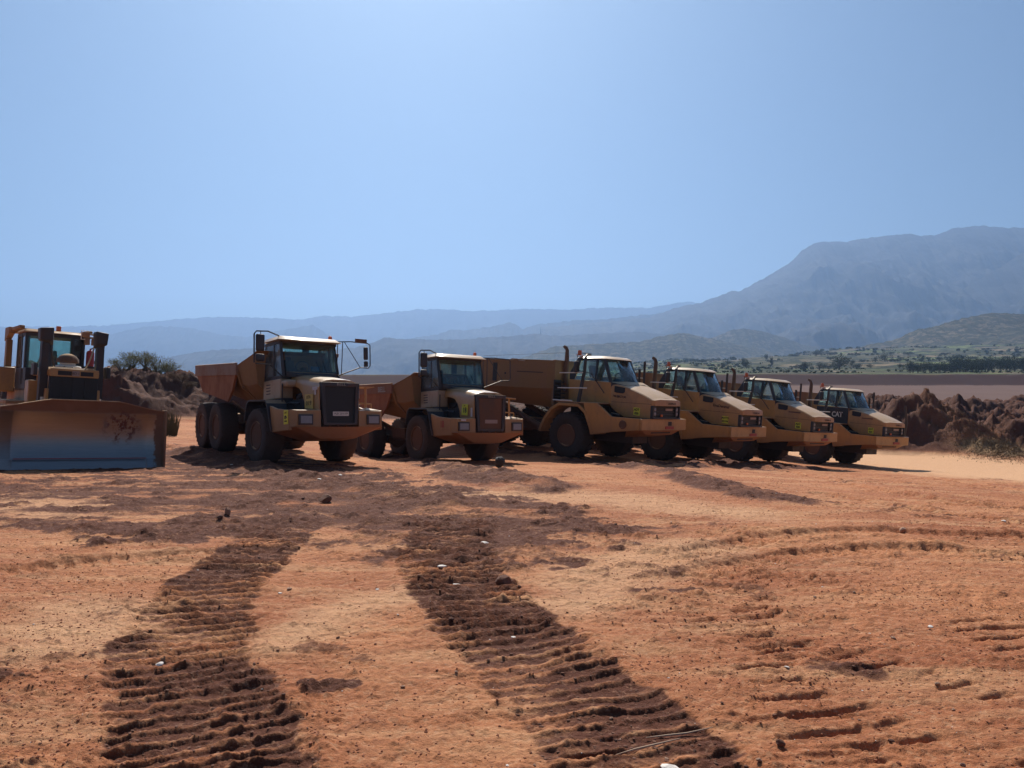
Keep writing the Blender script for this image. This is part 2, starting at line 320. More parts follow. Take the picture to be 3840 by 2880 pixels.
def surface(x,y,fine=True):
    """height offset over the base, and colour masks (churned soil with painted groove shade, pale dust)"""
    r=np.hypot(x,y); near=np.clip(1-r/70,0,1)
    wx=x+.35*fbm(x*.8,y*.8,3,5);wy=y+.35*fbm(x*.8,y*.8,3,9)
    h=.05*fbm(x*.18,y*.18,3,1)+.022*fbm(x*.9,y*.9,4,2)
    det=.013*fbm(x*6,y*6,4,3,.68)*near+.010*np.maximum(0,fbm(x*11,y*16,3,7,.6)-.12)*near*3*(.4+vnoise(x*1.3,y*1.3,8))
    streak=.012*fbm(wx*.55,wy*4.0,4,21,.6)
    churn=np.zeros(x.shape); ch2=np.zeros(x.shape); edge=.5*fbm(x*1.6,y*1.6,4,31,.6)+.25*fbm(x*6,y*6,3,33)
    for L in CHURN:
        d,S,E,_=seg_dist(x,y,L); m=1-sm(.5,1.1,d/(E+1e-6)+edge*1.35); m=np.where(E<.1,0,m); churn=np.maximum(churn,m)
    churn=churn*np.clip(.80+1.1*fbm(x*.9,y*2.0,4,35,.6),0,1)
    bh=np.zeros(x.shape)
    for L,H in BERM:
        d,S,E,_=seg_dist(x,y,smooth_line(L,3)); q=d/.62+.35*edge; m=np.exp(-(q*1.2)**2)
        bh=np.maximum(bh,H*m*np.clip(.75+1.1*fbm(x*1.3,y*1.3,4,41,.6),0,2)*.85); churn=np.maximum(churn,(1-sm(.7,1.7,q))*np.clip(.7+.8*fbm(x*1.1,y*1.1,3,43),0,1))
    tk=np.zeros(x.shape); th=np.zeros(x.shape)
    for i,L in enumerate(TRK):
        d,S,E,side=seg_dist(x,y,L); q=d/E; eg=.30*fbm(x*2.3,y*2.3,3,51+i)+.22*fbm(x*9,y*9,3,53)
        m=1-sm(.80,1.0,q+eg*.55); brk=sm(-.75,-.15,fbm(x*1.1+3*i,y*1.1,3,57))
        ph=np.interp(S,[0,2.4,3.2,5.0,7.0,12],[0,2.4/.135,2.4/.135+.8/.145,2.4/.135+.8/.145+1.8/.165,2.4/.135+.8/.145+1.8/.165+2/.18,2.4/.135+.8/.145+1.8/.165+2/.18+5/.19])+.30*fbm(x*1.4,y*1.4,2,61)+.10*fbm(x*6,y*6,2,63)
        f=ph-np.floor(ph)
        prof=np.where(f<.34,1-(f/.34)**2.5*.9,.1*(1-f)/.66)      # sharp cleat edge, then slope
        prof=np.maximum(prof,1-sm(0,.12,1-f))
        wob=.55+.9*vnoise(x*2.6,y*2.6,71)
        th=np.maximum(th,m*((.026+.012*sm(3.5,6,S))*wob*prof*(.35+.65*brk))+m*.028*np.maximum(0,fbm(x*7,y*7,3,73))); tk=np.maximum(tk,m)
        rim=np.exp(-((q-1.0)/.16)**2)*.035*np.maximum(0,fbm(x*3.2,y*3.2,3,75)+.25); th=th+rim
        ch2=np.maximum(ch2,m*np.clip(.72+.75*fbm(x*1.7,y*1.7,4,77,.6)+.42*(.45-prof),0,1))  # grooves between the cleats are coloured darker, shade painted into the mask
    th=th-.02*tk+tk*.016*np.maximum(0,fbm(x*16,y*16,3,79,.6)-.05)
    # clods on churned parts
    cl=np.maximum(0,fbm(x*2.2,y*2.2,4,81,.62))*.12+np.maximum(0,fbm(x*6.5,y*6.5,3,83,.6)-.05)*.06
    h=h+bh+th+streak*(1-tk)+det+churn*cl*(.6+.4*near)
    # oblique old track grooves at right
    gsum=np.zeros(x.shape)
    for (cx_,cy_),ang_,ru,rv,sp in (((1780,1450),20,1.0,1.3,.22),((2150,1610),12,.8,.5,.17),((1640,1350),14,.9,.7,.22),((2050,1350),16,.7,.8,.2),((1250,1590),14,.7,.35,.15)):
        gx=px2g(cx_,cy_); ang=rad(ang_); u=(x-gx[0])*cos(ang)+(y-gx[1])*sin(ang); v=-(x-gx[0])*sin(ang)+(y-gx[1])*cos(ang)
        gm=np.exp(-(u/ru)**4-(v/rv)**4)*sm(-.05,.3,fbm(x*1.1,y*1.1,3,91)+.12); ph=v/sp+.3*fbm(x,y,2,93); gr_=np.clip(np.cos(2*pi*ph)*2-.9,0,1)*sm(-.2,.15,fbm(x*2.5,y*1.5,3,94)); h=h-gm*.04*gr_; gsum=np.maximum(gsum,gm*gr_)
    for L in RUTS:
        d,S,E,_=seg_dist(x,y,L); q=d/.28+.25*edge; m=1-sm(.7,1.0,q); h=h-m*(.035+.02*((S/.16)%1>.5))+.03*np.exp(-((q-1.25)/.25)**2)*np.maximum(0,.5+fbm(x*2,y*2,2,105)); gsum=np.maximum(gsum,.35*m)
    ch=np.clip(np.maximum(churn,ch2)+.5*gsum,0,1)
    # scraped patches with small broken slabs
    pt=sm(.12,.5,fbm(x*.7+9,y*1.0,4,95)); h=h+pt*.02*np.maximum(0,fbm(x*3.5,y*7,3,97)); ch=np.maximum(ch,.35*pt*sm(0,.5,fbm(x*3.5,y*7,3,97)))
    fr=np.clip(fbm(x*3.2,y*4.2,5,111,.68)-.02,0,1)*(.35+1.1*sm(-.3,.5,fbm(x*.45,y*.45,3,113))); h=h+.06*fr*np.clip(1.25-r/45,0.25,1)*(1-.6*tk)
    ch=np.clip(ch+.55*sm(.10,.30,fr)*sm(-.05,.35,fbm(x*.8+4,y*1.2,3,115))*(1-tk),0,1)
    # tyre ruts on the right
    rm=sm(6,10,x)*sm(12,17,y)*(1-sm(28,31,y)); uu=(y+.10*x+.004*x*x)
    h=h+rm*(.035*fbm(wx*.15,uu*1.6,3,101)); tr=rm*np.clip(fbm(x*.12,uu*.8,2,103)*3,0,1); h=h-tr*.03*(np.abs(((x*1.6+np.abs(((uu*1.1)%1)-.5)*1.2)%1)-.5)>.28)
    pale=np.zeros(x.shape)
    for L in PALE:
        d,S,E,_=seg_dist(x,y,L); pale=np.maximum(pale,.6*(1-sm(.2,1.6,d/E+edge)))
    d,S,E,_=seg_dist(x,y,ROAD); rd=1-sm(.75,1.1,d/E+.25*edge); pale=np.maximum(pale,rd*1.0); ch=ch*(1-rd); h=h*(1-.7*rd)+.02*rd
    return h,ch,pale
# spoil heaps and banks that rise out of the ground sheet at the edge of the yard
HEAPS=[]
def heaps(x,y):
    z=np.zeros(x.shape); g=np.zeros(x.shape)
    if y.max()<38: return z,g
    # left bank behind the bulldozer
    rg=.9*fbm(x*.55,y*.9,5,203,.62)+.40*fbm(x*1.3,y*3.2,4,204,.6); q=np.exp(-((x+31)/14)**4-(np.abs(y-52)/3.6)**2.5); z=z+q*(3.1+.8*fbm(x*.25,y*.25,3,201)+rg)
    q=np.exp(-((x+17.5)/6)**2-(np.abs(y-51)/2.7)**2.5); z=np.maximum(z,q*(2.7+.7*fbm(x*.4,y*.4,3,205)+rg))
    q=np.exp(-((x+24)/5)**2-(np.abs(y-46)/2.0)**2.5); z=np.maximum(z,q*(2.1+.6*fbm(x*.7,y*.7,4,206)+rg))
    # low bank behind the trucks
    q=np.exp(-((x-2)/17)**4-((y-56)/4.5)**2); z=np.maximum(z,q*(2.0+.7*fbm(x*.4,y*.4,3,207)))
    # field of spoil heaps on the right
    bx=x-34; fld=sm(15,21,x-.12*(y-50))*sm(46,52,y+.02*(x-30))*(1-sm(108,122,y))
    hp=np.zeros(x.shape); r=np.random.default_rng(5)
    wob=1.5*fbm(x*.5,y*.5,5,210,.6)
    for i in range(210):
        cx=17+r.random()*92; cy=48+r.random()**1.3*62; hh=(2.5+r.random()*1.6)+.022*(cy-48); s=hh*(1.1+.3*r.random())
        d=np.hypot((x-cx),(y-cy)*1.1)+wob; hp=np.maximum(hp,np.minimum(hh*.78,hh*np.clip(1-d/s,0,1)))
    z=np.maximum(z,fld*(.2+hp+.9*fbm(x*.45,y*.6,5,221,.62)+.5*(.25-np.abs(fbm(x*.9,y*.9,3,227)))+.30*fbm(x*1.8,y*2.8,4,223,.65)))
    # grassy windrow in front of them
    A=[px2g(1975,965),px2g(2060,982),px2g(2212,1000),px2g(2420,1015)]
    d,S,E,_=seg_dist(x,y,[(a,b,1) for a,b in A]); yy=np.exp(-((d)/2.6)**2); yy=np.where(True,yy,0)
    z=z+yy*(.75+.3*fbm(x*.5,y*.5,3,231)+.25*fbm(x*2,y*2,3,233)); g=np.maximum(g,yy)
    cap=CAMH+y*.0085+.45*fbm(x*.25,y*.25,4,241)-base_fast(x,y); over=z-cap; z=np.where((over>0)&(x>10),cap+.15*over,z)
    return z,g
def ground_z(x,y):
    x=np.atleast_1d(np.asarray(x,float));y=np.atleast_1d(np.asarray(y,float))
    return base_fast(x,y)+surface(x,y)[0]+heaps(x,y)[0]
def gz(x,y): return float(ground_z([x],[y])[0])
def grid_mesh(name,X,Y,Z,mat,attrs={}):
    n,m=X.shape; me=bpy.data.meshes.new(name); v=np.stack([X,Y,Z],-1).reshape(-1,3).astype(np.float32)
    idx=np.arange(n*m).reshape(n,m); q=np.stack([idx[:-1,:-1],idx[1:,:-1],idx[1:,1:],idx[:-1,1:]],-1).reshape(-1,4)
    me.vertices.add(len(v)); me.vertices.foreach_set('co',v.ravel()); me.loops.add(q.size); me.loops.foreach_set('vertex_index',q.ravel().astype(np.int32))
    me.polygons.add(len(q)); me.polygons.foreach_set('loop_start',(np.arange(len(q))*4).astype(np.int32)); me.polygons.foreach_set('loop_total',np.full(len(q),4,np.int32)); me.update(calc_edges=True); me.validate()
    for k,a in attrs.items():
        at=me.attributes.new(k,'FLOAT','POINT'); at.data.foreach_set('value',a.reshape(-1).astype(np.float32))
    me.polygons.foreach_set('use_smooth',np.ones(len(q),bool)); me.materials.append(mat)
    o=bpy.data.objects.new(name,me); col.objects.link(o); return o
def dirt_mat():
    m,nt,b=newmat('laterite'); T=NT(nt); c=T.coord('Object')
    def attr(n): 
        a=T.n('ShaderNodeAttribute'); a.attribute_name=n; return a.outputs['Fac']
    n1=T.noise(c,.35,6,.6,.5); n2=T.noise(c,2.2,6,.65,.3); n3=T.noise(c,19,6,.72); n4=T.noise(c,1.1,5,.6,.6,(.35,2.2,1))
    c0=T.mix(T.ramp(n1,.35,.68),(.39,.127,.050),(.56,.225,.095)); c1=T.mix(T.math('MULTIPLY',T.ramp(n4,.45,.68),.7),c0,(.64,.33,.16))
    c1=T.mix(T.math('MULTIPLY',T.ramp(n2,.52,.70),.35),c1,(.30,.12,.055))
    c2=T.mix(attr('pale'),c1,(.72,.41,.22)); c2=T.mix(T.math('MULTIPLY',T.ramp(n3,.50,.66),.5),c2,(.27,.10,.05)); c2=T.mix(T.math('MULTIPLY',T.ramp(n3,.50,.36),.35),c2,(.72,.42,.24))
    dk=T.mix(n2,(.08,.025,.014),(.17,.055,.026)); dk=T.mix(T.math('MULTIPLY',T.ramp(n3,.54,.66),.5),dk,(.46,.24,.14))  # pale flecks paint sunlit highlights into the dark soil
    ch=attr('churn'); f=T.ramp(T.math('ADD',ch,T.math('MULTIPLY',T.math('SUBTRACT',n3,.5),.9)),.22,.80)
    c3=T.mix(f,c2,dk); sp_=T.mix(n2,(.06,.024,.016),(.12,.047,.028)); c3=T.mix(T.math('MULTIPLY',attr('spoil'),.8),c3,sp_); gr=T.mix(n3,(.10,.085,.045),(.20,.17,.09)); c4=T.mix(T.math('MULTIPLY',T.ramp(T.math('MULTIPLY',attr('grassy'),T.math('ADD',n2,.5)),.2,.8),.75),c3,gr)
    sp=T.ramp(T.noise(c,55,3,.6),.70,.76); c5=T.mix(T.math('MULTIPLY',sp,.6),c4,(.62,.42,.28)); T.l(c5,b.inputs['Base Color'])
    b.inputs['Roughness'].default_value=.9; b.inputs['Specular IOR Level'].default_value=.25
    vo=T.n('ShaderNodeTexVoronoi'); wv=T.n('ShaderNodeVectorMath',operation='ADD'); wn_=T.n('ShaderNodeTexNoise'); wn_.inputs['Scale'].default_value=6; T.l(c,wn_.inputs['Vector']); sc_=T.n('ShaderNodeVectorMath',operation='SCALE'); sc_.inputs['Scale'].default_value=.16; T.l(wn_.outputs[1],sc_.inputs[0]); T.l(c,wv.inputs[0]); T.l(sc_.outputs[0],wv.inputs[1]); T.l(wv.outputs[0],vo.inputs['Vector']); vo.inputs['Scale'].default_value=11
    plate=T.math('MULTIPLY',T.ramp(vo.outputs[0],.05,.75),T.ramp(T.noise(c,1.4,3,.6),.42,.62)); hgt=T.math('ADD',T.math('SUBTRACT',T.math('MULTIPLY',n2,.7),T.math('MULTIPLY',plate,.25)),T.math('ADD',T.math('MULTIPLY',n3,.55),T.math('MULTIPLY',T.noise(c,70,3,.6),.06)))
    T.bump(b,hgt,.07,.9); return m
DIRT=dirt_mat()
def radial_rows():
    ys=[1.2]
    while ys[-1]<2.9: ys.append(ys[-1]+.02)
    while ys[-1]<130: 
        y=ys[-1]; ys.append(y+min(.85*y*y/1307,max(.004*y,.02)) if y<60 else y+.3)
    return np.array(ys)
def build_ground():
    ys=radial_rows(); k=np.linspace(-1.0,1.0,1250); t=np.sign(k)*(np.abs(k)*.92+.55*np.abs(k)**4)
    Y,Tn=np.meshgrid(ys,t,indexing='ij'); X=Y*Tn
    hs,ch,pl=surface(X,Y); k0=int(np.searchsorted(ys,38)); a_,b_=heaps(X[k0:],Y[k0:]); hz=np.zeros(X.shape);g=np.zeros(X.shape);hz[k0:]=a_;g[k0:]=b_; Z=base_fast(X,Y)+hs+hz
    hz2=sm(.10,.5,hz)*(1-g); ch=np.maximum(ch,hz2*np.clip(1.0+.6*fbm(X*.3,Y*.3,3,301),0,1)); pl=pl*(1-sm(.1,.4,hz))
    Z=Z-sm(112,130,Y)*3.0
    g=g*(1-sm(.9,1.7,hz)); o=grid_mesh('ground',X,Y,Z,DIRT,{'churn':ch,'pale':pl,'grassy':g,'spoil':sm(.3,1.0,hz)*(1-g)}); tag(o,kind='structure'); return o
build_ground()
# coarse ground all round the camera (joins the fine sheet, laid a little lower)
gx=np.linspace(-260,260,260); gy=np.linspace(-160,300,230); GX,GY=np.meshgrid(gx,gy,indexing='ij')
inside=(GY>3)&(GY<124)&(np.abs(GX)<GY*1.40)
GZ=base_fast(GX,GY)-.05-np.where(inside,.9,0)-sm(105,135,GY)*3; GZ=np.where(np.hypot(GX,GY)<4,GZ-.15,GZ)
o=grid_mesh('yard_ground',GX,GY,GZ,DIRT,{'churn':0*GX,'pale':0*GX,'grassy':0*GX}); tag(o,kind='structure')
# ------------------------------------------------------------------ far land
def land_mat(name,cols,fscale,woods=.5,rocky=0):
    m,nt,b=newmat(name); T=NT(nt); c=T.coord('Object')
    a=T.noise(c,fscale,4,.5,.8,(1,.45,1)); w=T.noise(c,fscale*3.1,6,.68,.4); n=T.noise(c,fscale*14,5,.7)
    v=T.n('ShaderNodeTexVoronoi'); mp=T.n('ShaderNodeMapping'); mp.inputs['Scale'].default_value=(fscale*2.2,fscale*.9,fscale*2.2); T.l(c,mp.inputs[0]); T.l(mp.outputs[0],v.inputs[0]); v.inputs['Scale'].default_value=1
    sx=T.n('ShaderNodeSeparateXYZ'); T.l(v.outputs['Color'],sx.inputs[0])
    c1=T.mix(T.ramp(sx.outputs[0],.2,.8),cols[0],cols[1]); c1=T.mix(T.ramp(sx.outputs[1],.62,.7),c1,cols[2]); c1=T.mix(T.math('MULTIPLY',T.ramp(a,.4,.62),.6),c1,cols[0])
    c2=T.mix(T.ramp(w,.62-.25*woods,.70-.25*woods),c1,cols[3]); c3=T.mix(T.math('MULTIPLY',T.ramp(n,.5,.62),.55),c2,tuple(q*.55 for q in cols[3]))
    T.l(c3,b.inputs['Base Color']); b.inputs['Roughness'].default_value=.95; b.inputs['Specular IOR Level'].default_value=.1; return m
LM=land_mat('valley_fields',[(.075,.08,.04),(.24,.18,.11),(.17,.20,.07),(.03,.038,.022)],.016,.6)
HM=land_mat('hill_scrub',[(.10,.095,.06),(.17,.14,.10),(.13,.11,.08),(.045,.05,.035)],.02,.75)
MM=land_mat('mountain_rock',[(.045,.045,.045),(.075,.07,.065),(.06,.058,.055),(.03,.03,.03)],.0016,.5)
def el(py): return (395-py/2.1602)/760   # tan of elevation above the eye for a 2212-wide photo row
# valley floor with the pit bench, cut bank and fields beyond
R=np.concatenate([np.linspace(118,200,60),np.geomspace(201,2600,330)]); Tn=np.linspace(-1.6,1.6,900)
RR,TT=np.meshgrid(R,Tn,indexing='ij'); X=RR*TT; Y=RR
prof_r=np.array([118,150,205,250,262,275,350,480,650,900,1250,1800,2600]); prof_e=np.array([-.05,-.015,.002,.0105,.0125,.0275,.031,.036,.041,.045,.045,.032,.018])
Z=CAMH+Y*np.interp(Y+18*fbm(X*.012,X*0+3,3,401)*sm(.18,.6,TT),prof_r,prof_e)
Z=Z+sm(270,500,Y)*(Y*.006*fbm(X*.006,Y*.006,4,403)+1.0*fbm(X*.05,Y*.05,3,405))
Z=Z-(1-sm(.02,.24,TT))*sm(262,420,Y)*Y*.03; Z=Z+sm(.22,.6,TT)*sm(300,1000,Y)*Y*(.014+.010*fbm(X*.004,Y*.004,3,409))
bench=(1-sm(273,279,Y+18*fbm(X*.012,X*0+3,3,401)*sm(.18,.6,TT)))
Z_VAL=Z.copy()
o=grid_mesh('valley_floor',X,Y,Z,LM,{'bench':bench}); tag(o,kind='structure')
def add_bench(mat):
    nt=mat.node_tree; T=NT(nt); b=nt.nodes['Principled BSDF']; src=b.inputs['Base Color'].links[0].from_socket
    a=T.n('ShaderNodeAttribute'); a.attribute_name='bench'; ge=T.n('ShaderNodeNewGeometry'); s=T.n('ShaderNodeSeparateXYZ'); T.l(ge.outputs['True Normal'],s.inputs[0])
    st=T.ramp(s.outputs[2],.965,.996); c=T.coord('Object'); n=T.noise(c,.08,5,.6,.3)
    dirt=T.mix(n,(.13,.078,.062),(.19,.118,.095)); cut=T.mix(n,(.045,.022,.02),(.075,.036,.03)); d=T.mix(st,cut,dirt)
    f=T.math('MAXIMUM',a.outputs['Fac'],T.math('MULTIPLY',T.math('SUBTRACT',1.0,st),a.outputs['Fac'])); T.l(T.mix(f,src,d),b.inputs['Base Color'])
add_bench(LM)
def ridge(name,prof,dist,depth,mat,rough=.10,px_front=None,seed=0,gully=1.,n=700,nr=60,fall=1.0,spread=None):
    """a range of hills: crest heights follow prof (photo x, photo y), slopes fall towards and away from the viewer"""
    P=np.array(prof,float); xs=(P[:,0]/2.1602-512)/760; es=(395-P[:,1]/2.1602)/760
    x0,x1=xs[0]-.02,xs[-1]+.02
    t=np.linspace(x0,x1,n); e=np.interp(t,xs,es)
    s=np.concatenate([np.linspace(-1,-.001,nr),np.linspace(0,.8,nr//3)]); S,TT=np.meshgrid(s,t,indexing='ij')
    E=np.interp(TT,xs,es); crest=CAMH+dist*E+dist*.0016*fbm(TT*160,TT*0+seed,4,seed+7,.6)
    Y=dist+S*depth; X=Y*TT/(1) ; X=np.where(S<0,TT*(dist+S*depth*.55),TT*(dist+S*depth*.6))
    foot=-30.0; u=np.clip(1-np.abs(S),0,1); sh=np.where(S<0,u**(1.15*fall),u**1.4)
    H=np.maximum(crest-foot,5)
    g=fbm(X/dist*9*gully+seed,Y/dist*4*gully,5,seed+3,.55); g2=np.abs(fbm(X/dist*26*gully+seed,Y/dist*9*gully,4,seed+13,.55))
    amp=rough*H*(1-sh**6)*np.clip(1-sh**3,0,1)
    Z=foot+H*sh+amp*g*1.6-amp*g2*1.2
    # nothing in front may rise above the crest line as seen from the yard
    lim=CAMH+(crest-CAMH)*(Y/dist)*.985; Z=np.where(S<-.03,np.minimum(Z,np.maximum(lim,foot)),Z)
    o=grid_mesh(name,X,Y,Z,mat); tag(o,kind='structure'); return o
ridge('far_mountain_range',[(-200,712),(0,706),(150,705),(230,703),(320,695),(400,688),(480,684),(600,687),(650,690),(700,682),(760,684),(830,676),(900,668),(960,668),(1000,671),(1080,670),(1150,667),(1230,669),(1280,665),(1330,664),(1400,665),(1450,655),(1490,652),(1530,656),(1600,662),(2400,660)],6900,1500,MM,.10,seed=1)
ridge('blue_mountain_ridge',[(-300,745),(0,740),(150,742),(231,725),(280,712),(325,704),(400,707),(475,722),(530,728),(594,715),(640,708),(672,701),(700,716),(719,733),(800,745),(1000,760)],5600,1300,MM,.10,seed=21)
ridge('middle_mountain_ridge',[(560,775),(700,755),(860,735),(945,723),(975,711),(1006,713),(1062,705),(1103,696),(1120,704),(1131,711),(1160,700),(1200,697),(1240,692),(1300,690),(1380,681),(1450,675),(1600,690)],4800,1200,MM,.10,seed=41)
ridge('great_mountain',[(1200,705),(1290,697),(1330,692),(1400,686),(1450,668),(1480,660),(1510,655),(1550,640),(1580,629),(1600,628),(1630,612),(1660,596),(1690,578),(1710,564),(1735,540),(1760,524),(1775,521),(1800,521),(1830,522),(1860,516),(1900,510),(1940,505),(1970,503),(1990,510),(2030,505),(2060,493),(2085,489),(2120,487),(2150,489),(2180,491),(2212,490),(2300,484),(2450,500),(2700,540)],4300,2300,MM,.16,seed=61,n=1000,nr=150,gully=1.3)
ridge('mountain_spur',[(1880,735),(1960,700),(2010,668),(2060,640),(2110,606),(2150,585),(2212,545),(2300,520),(2500,520)],3600,1300,MM,.14,seed=81,nr=90)
ridge('low_blue_ridge',[(300,792),(370,770),(450,757),(560,752),(640,760),(760,752),(794,743),(831,730),(919,733),(1000,733),(1080,727),(1156,721),(1210,725),(1270,722),(1380,716),(1480,728),(1600,742),(1700,748),(1800,756)],3300,1000,MM,.12,seed=101,gully=1.6)
ridge('tan_foothill',[(1440,760),(1500,742),(1547,727),(1585,712),(1610,711),(1645,714),(1694,729),(1730,742),(1757,749),(1850,765)],2300,600,HM,.14,seed=121)
ridge('wooded_foothill',[(1040,800),(1120,775),(1200,748),(1300,742),(1382,738),(1420,728),(1439,723),(1465,721),(1480,720),(1514,727),(1570,738),(1645,757),(1700,768),(1790,782)],1900,600,HM,.16,seed=141)
ridge('right_hillside',[(1700,778),(1760,770),(1830,757),(1874,745),(1930,735),(1964,719),(1985,711),(2012,708),(2045,697),(2076,688),(2110,682),(2147,676),(2180,676),(2212,678),(2300,668),(2500,690),(2700,720)],1350,620,HM,.13,seed=161,n=900,nr=110,fall=.9)
# ------------------------------------------------------------------ trees and plants
def leafmat(name,c,var=.35):
    m,nt,b=newmat(name); T=NT(nt); co=T.coord('Object'); n=T.noise(co,.9,3,.6); oi=T.n('ShaderNodeObjectInfo')
    k=T.math('ADD',T.math('MULTIPLY',n,.7),T.math('MULTIPLY',oi.outputs['Random'],.3))
    T.l(T.mix(k,tuple(v*(1-var) for v in c),tuple(v*(1+var) for v in c)),b.inputs['Base Color']); b.inputs['Roughness'].default_value=.8; b.inputs['Specular IOR Level'].default_value=.2; MATS[name]=m
leafmat('leaf_dark',(.05,.065,.03)); leafmat('leaf_olive',(.27,.27,.12)); leafmat('leaf_reed',(.09,.075,.035)); leafmat('leaf_dry',(.22,.15,.09)); leafmat('leaf_scrub',(.09,.10,.045)); plain('bark',(.10,.07,.05),.9)
def leaf_cloud(mb,centres,nleaf,size,r):
    for _ in range(nleaf):
        c,rad_=centres[r.integers(len(centres))]; d=r.normal(size=3); d/=np.linalg.norm(d); p=np.array(c)+d*np.array(rad_)*(.55+.5*r.random()**.5)
        a=r.normal(size=3);a/=np.linalg.norm(a);b_=np.cross(a,r.normal(size=3));b_/=np.linalg.norm(b_)+1e-9; s=size*(.6+.8*r.random())
        o=len(mb.v); mb.v+=[tuple(p-a*s),tuple(p+b_*s*.5),tuple(p+a*s),tuple(p-b_*s*.5)]; mb.f.append((o,o+1,o+2,o+3))
def tree_mesh(kind,seed):
    r=np.random.default_rng(seed); tr=MB(); cr=MB(); C=[]
    if kind=='round': H=1.0; C=[((r.normal()*.26,r.normal()*.26,.58+r.normal()*.13),(.20+.1*r.random(),)*3) for _ in range(13)]
    elif kind=='flat': C=[((r.normal()*.38,r.normal()*.38,.62+r.normal()*.07),(.22,.22,.13)) for _ in range(12)]
    elif kind=='tall': C=[((r.normal()*.13,r.normal()*.13,.3+.6*i/12),(.17-.007*i,.17-.007*i,.13)) for i in range(12)]
    else: C=[((r.normal()*.45,r.normal()*.35,.33+r.normal()*.08),(.24,.24,.2)) for _ in range(11)]
    tr.tube([(0,0,-.08),(.01,0,.2),(.0,.02,.5)],[.05,.04,.02],7)
    for c,_ in C[:7]: tr.tube([(0,.01,.22),(c[0]*.6,c[1]*.6,c[2]*.8),c],[.022,.014,.006],5)
    leaf_cloud(cr,C,1500,.035,r); return tr,cr
TREES={}
def plant_tree(kind,x,y,z,h,w,label,group,name='tree',cat='tree',leaf='leaf_dark'):
    key=(kind,leaf)
    if key not in TREES:
        tr,cr=tree_mesh(kind,{'round':3,'flat':5,'tall':8,'bush':13}[kind]); T=empty(name,Matrix())
        cr.build('crown',leaf,T,smooth=0); tr.build('trunk','bark',T); TREES[key]=T; t=T
    else: t=copy_tree(TREES[key])
    t.name=name; t.location=(x,y,z); t.scale=(w,w,h); t.rotation_euler=(0,0,random.random()*6); tag(t,label,cat,group); return t
def valley_z(x,y):
    i=int(np.argmin(np.abs(R-y))); j=int(np.argmin(np.abs(Tn-x/y))); return float(Z_VAL[i,j])
# ------------------------------------------------------------------ wheels
def wheel_parts(R,w,side,lugs,worn,rimc,parent,x,y,zc,M=None,rimR=None,tag_sub=True):
    """tyre with tread lugs + rim child; y is the wheel centre, side = -1 right / +1 left (outer side)"""
    rimR=rimR or R*.5
    t=MB(); h=w/2; Rt=R-(.012 if worn else .035)
    prof=[(rimR,-h*.78),(rimR+.03,-h*.9),(rimR+(R-rimR)*.35,-h*1.02),(R*.86,-h*1.0),(Rt*.955,-h*.93),(Rt*.99,-h*.78),(Rt,-h*.4),(Rt+.004,0),(Rt,h*.4),(Rt*.99,h*.78),(Rt*.955,h*.93),(R*.86,h*1.0),(rimR+(R-rimR)*.35,h*1.02),(rimR+.03,h*.9),(rimR,h*.78)]
    t.lathe(prof,(x,y,zc),'y',44)
    n=lugs
    for i in range(n):
        for s in (-1,1):
            a0=2*pi*(i+(.5 if s>0 else 0))/n
            d=(.02 if worn else .05); wd=.5*pi/n
            q=[]
            for rr in (Rt-.03,R):
                sh=0 if rr<R else .012
                for (yy,aa,k) in ((0.02*s,a0-wd*.2,1),(.02*s,a0+wd*.9,1),(h*.97*s,a0+wd*1.9,.965),(h*.97*s,a0+wd*.8,.965)):
                    q.append((x+rr*k*cos(aa),y+yy,zc+rr*k*sin(aa)))
            t.add(q,[(0,3,2,1),(4,5,6,7),(0,1,5,4),(1,2,6,5),(2,3,7,6),(3,0,4,7)])
            if not worn: # shoulder block running down the sidewall
                q=[]
                for (rr,yy) in ((R*.955,h*.9*s),(R*.955,h*1.03*s),(R*.83,h*.98*s),(R*.83,h*1.04*s)):
                    for aa in (a0+wd*.8,a0+wd*1.9): q.append((x+rr*cos(aa),y+yy,zc+rr*sin(aa)))
                t.hull(q)
    o=t.build('wheel','dusty_rubber' if worn else 'rubber',parent,M=M,smooth=40)
    r=MB(); s=side
    prof=[(rimR+.012,h*.80),(rimR+.01,h*.93),(rimR-.03,h*.93),(rimR-.05,h*.7),(rimR*.88,h*.35),(rimR*.84,-h*.25),(rimR*.62,-h*.30),(rimR*.54,-h*.2),(rimR*.46,h*.25),(rimR*.40,h*.36),(rimR*.2,h*.40),(.001,h*.40)]
    prof=[(a,b*s) for a,b in prof]; r.lathe(prof,(x,y,zc),'y',32)
    for k in range(12):
        a=2*pi*k/12; r.lathe([(.018,0),(.018,.035*s),(.001,.036*s)],(x+rimR*.71*cos(a),y-h*.29*s,zc+rimR*.71*sin(a)),'y',6)
    r.build('rim',rimc,o,M=M,smooth=40)
    return o
def pane(mb,p,t=.012):
    """thin glass slab from four corners"""
    p=[Vector(q) for q in p]; n=(p[1]-p[0]).cross(p[3]-p[0]).normalized()*t
    mb.add([q[:] for q in p]+[(q+n)[:] for q in p],[(3,2,1,0),(4,5,6,7),(0,1,5,4),(1,2,6,5),(2,3,7,6),(3,0,4,7)]); return mb
def body_tub(st,t=.07):
    """open dump tub lofted from stations (x, halfwidth top, z top, halfwidth mid, z mid, halfwidth floor, z floor)"""
    secs=[]
    for x,wt,zt,wm,zm,wf,zf in st:
        secs.append([(x,-wt,zt),(x,-wm,zm),(x,-wf,zf),(x,wf,zf),(x,wm,zm),(x,wt,zt),(x,wt-t,zt),(x,wm-t,zm+.01),(x,wf-t,zf+t),(x,-wf+t,zf+t),(x,-wm+t,zm+.01),(x,-wt+t,zt)])
    return MB().loft(secs)
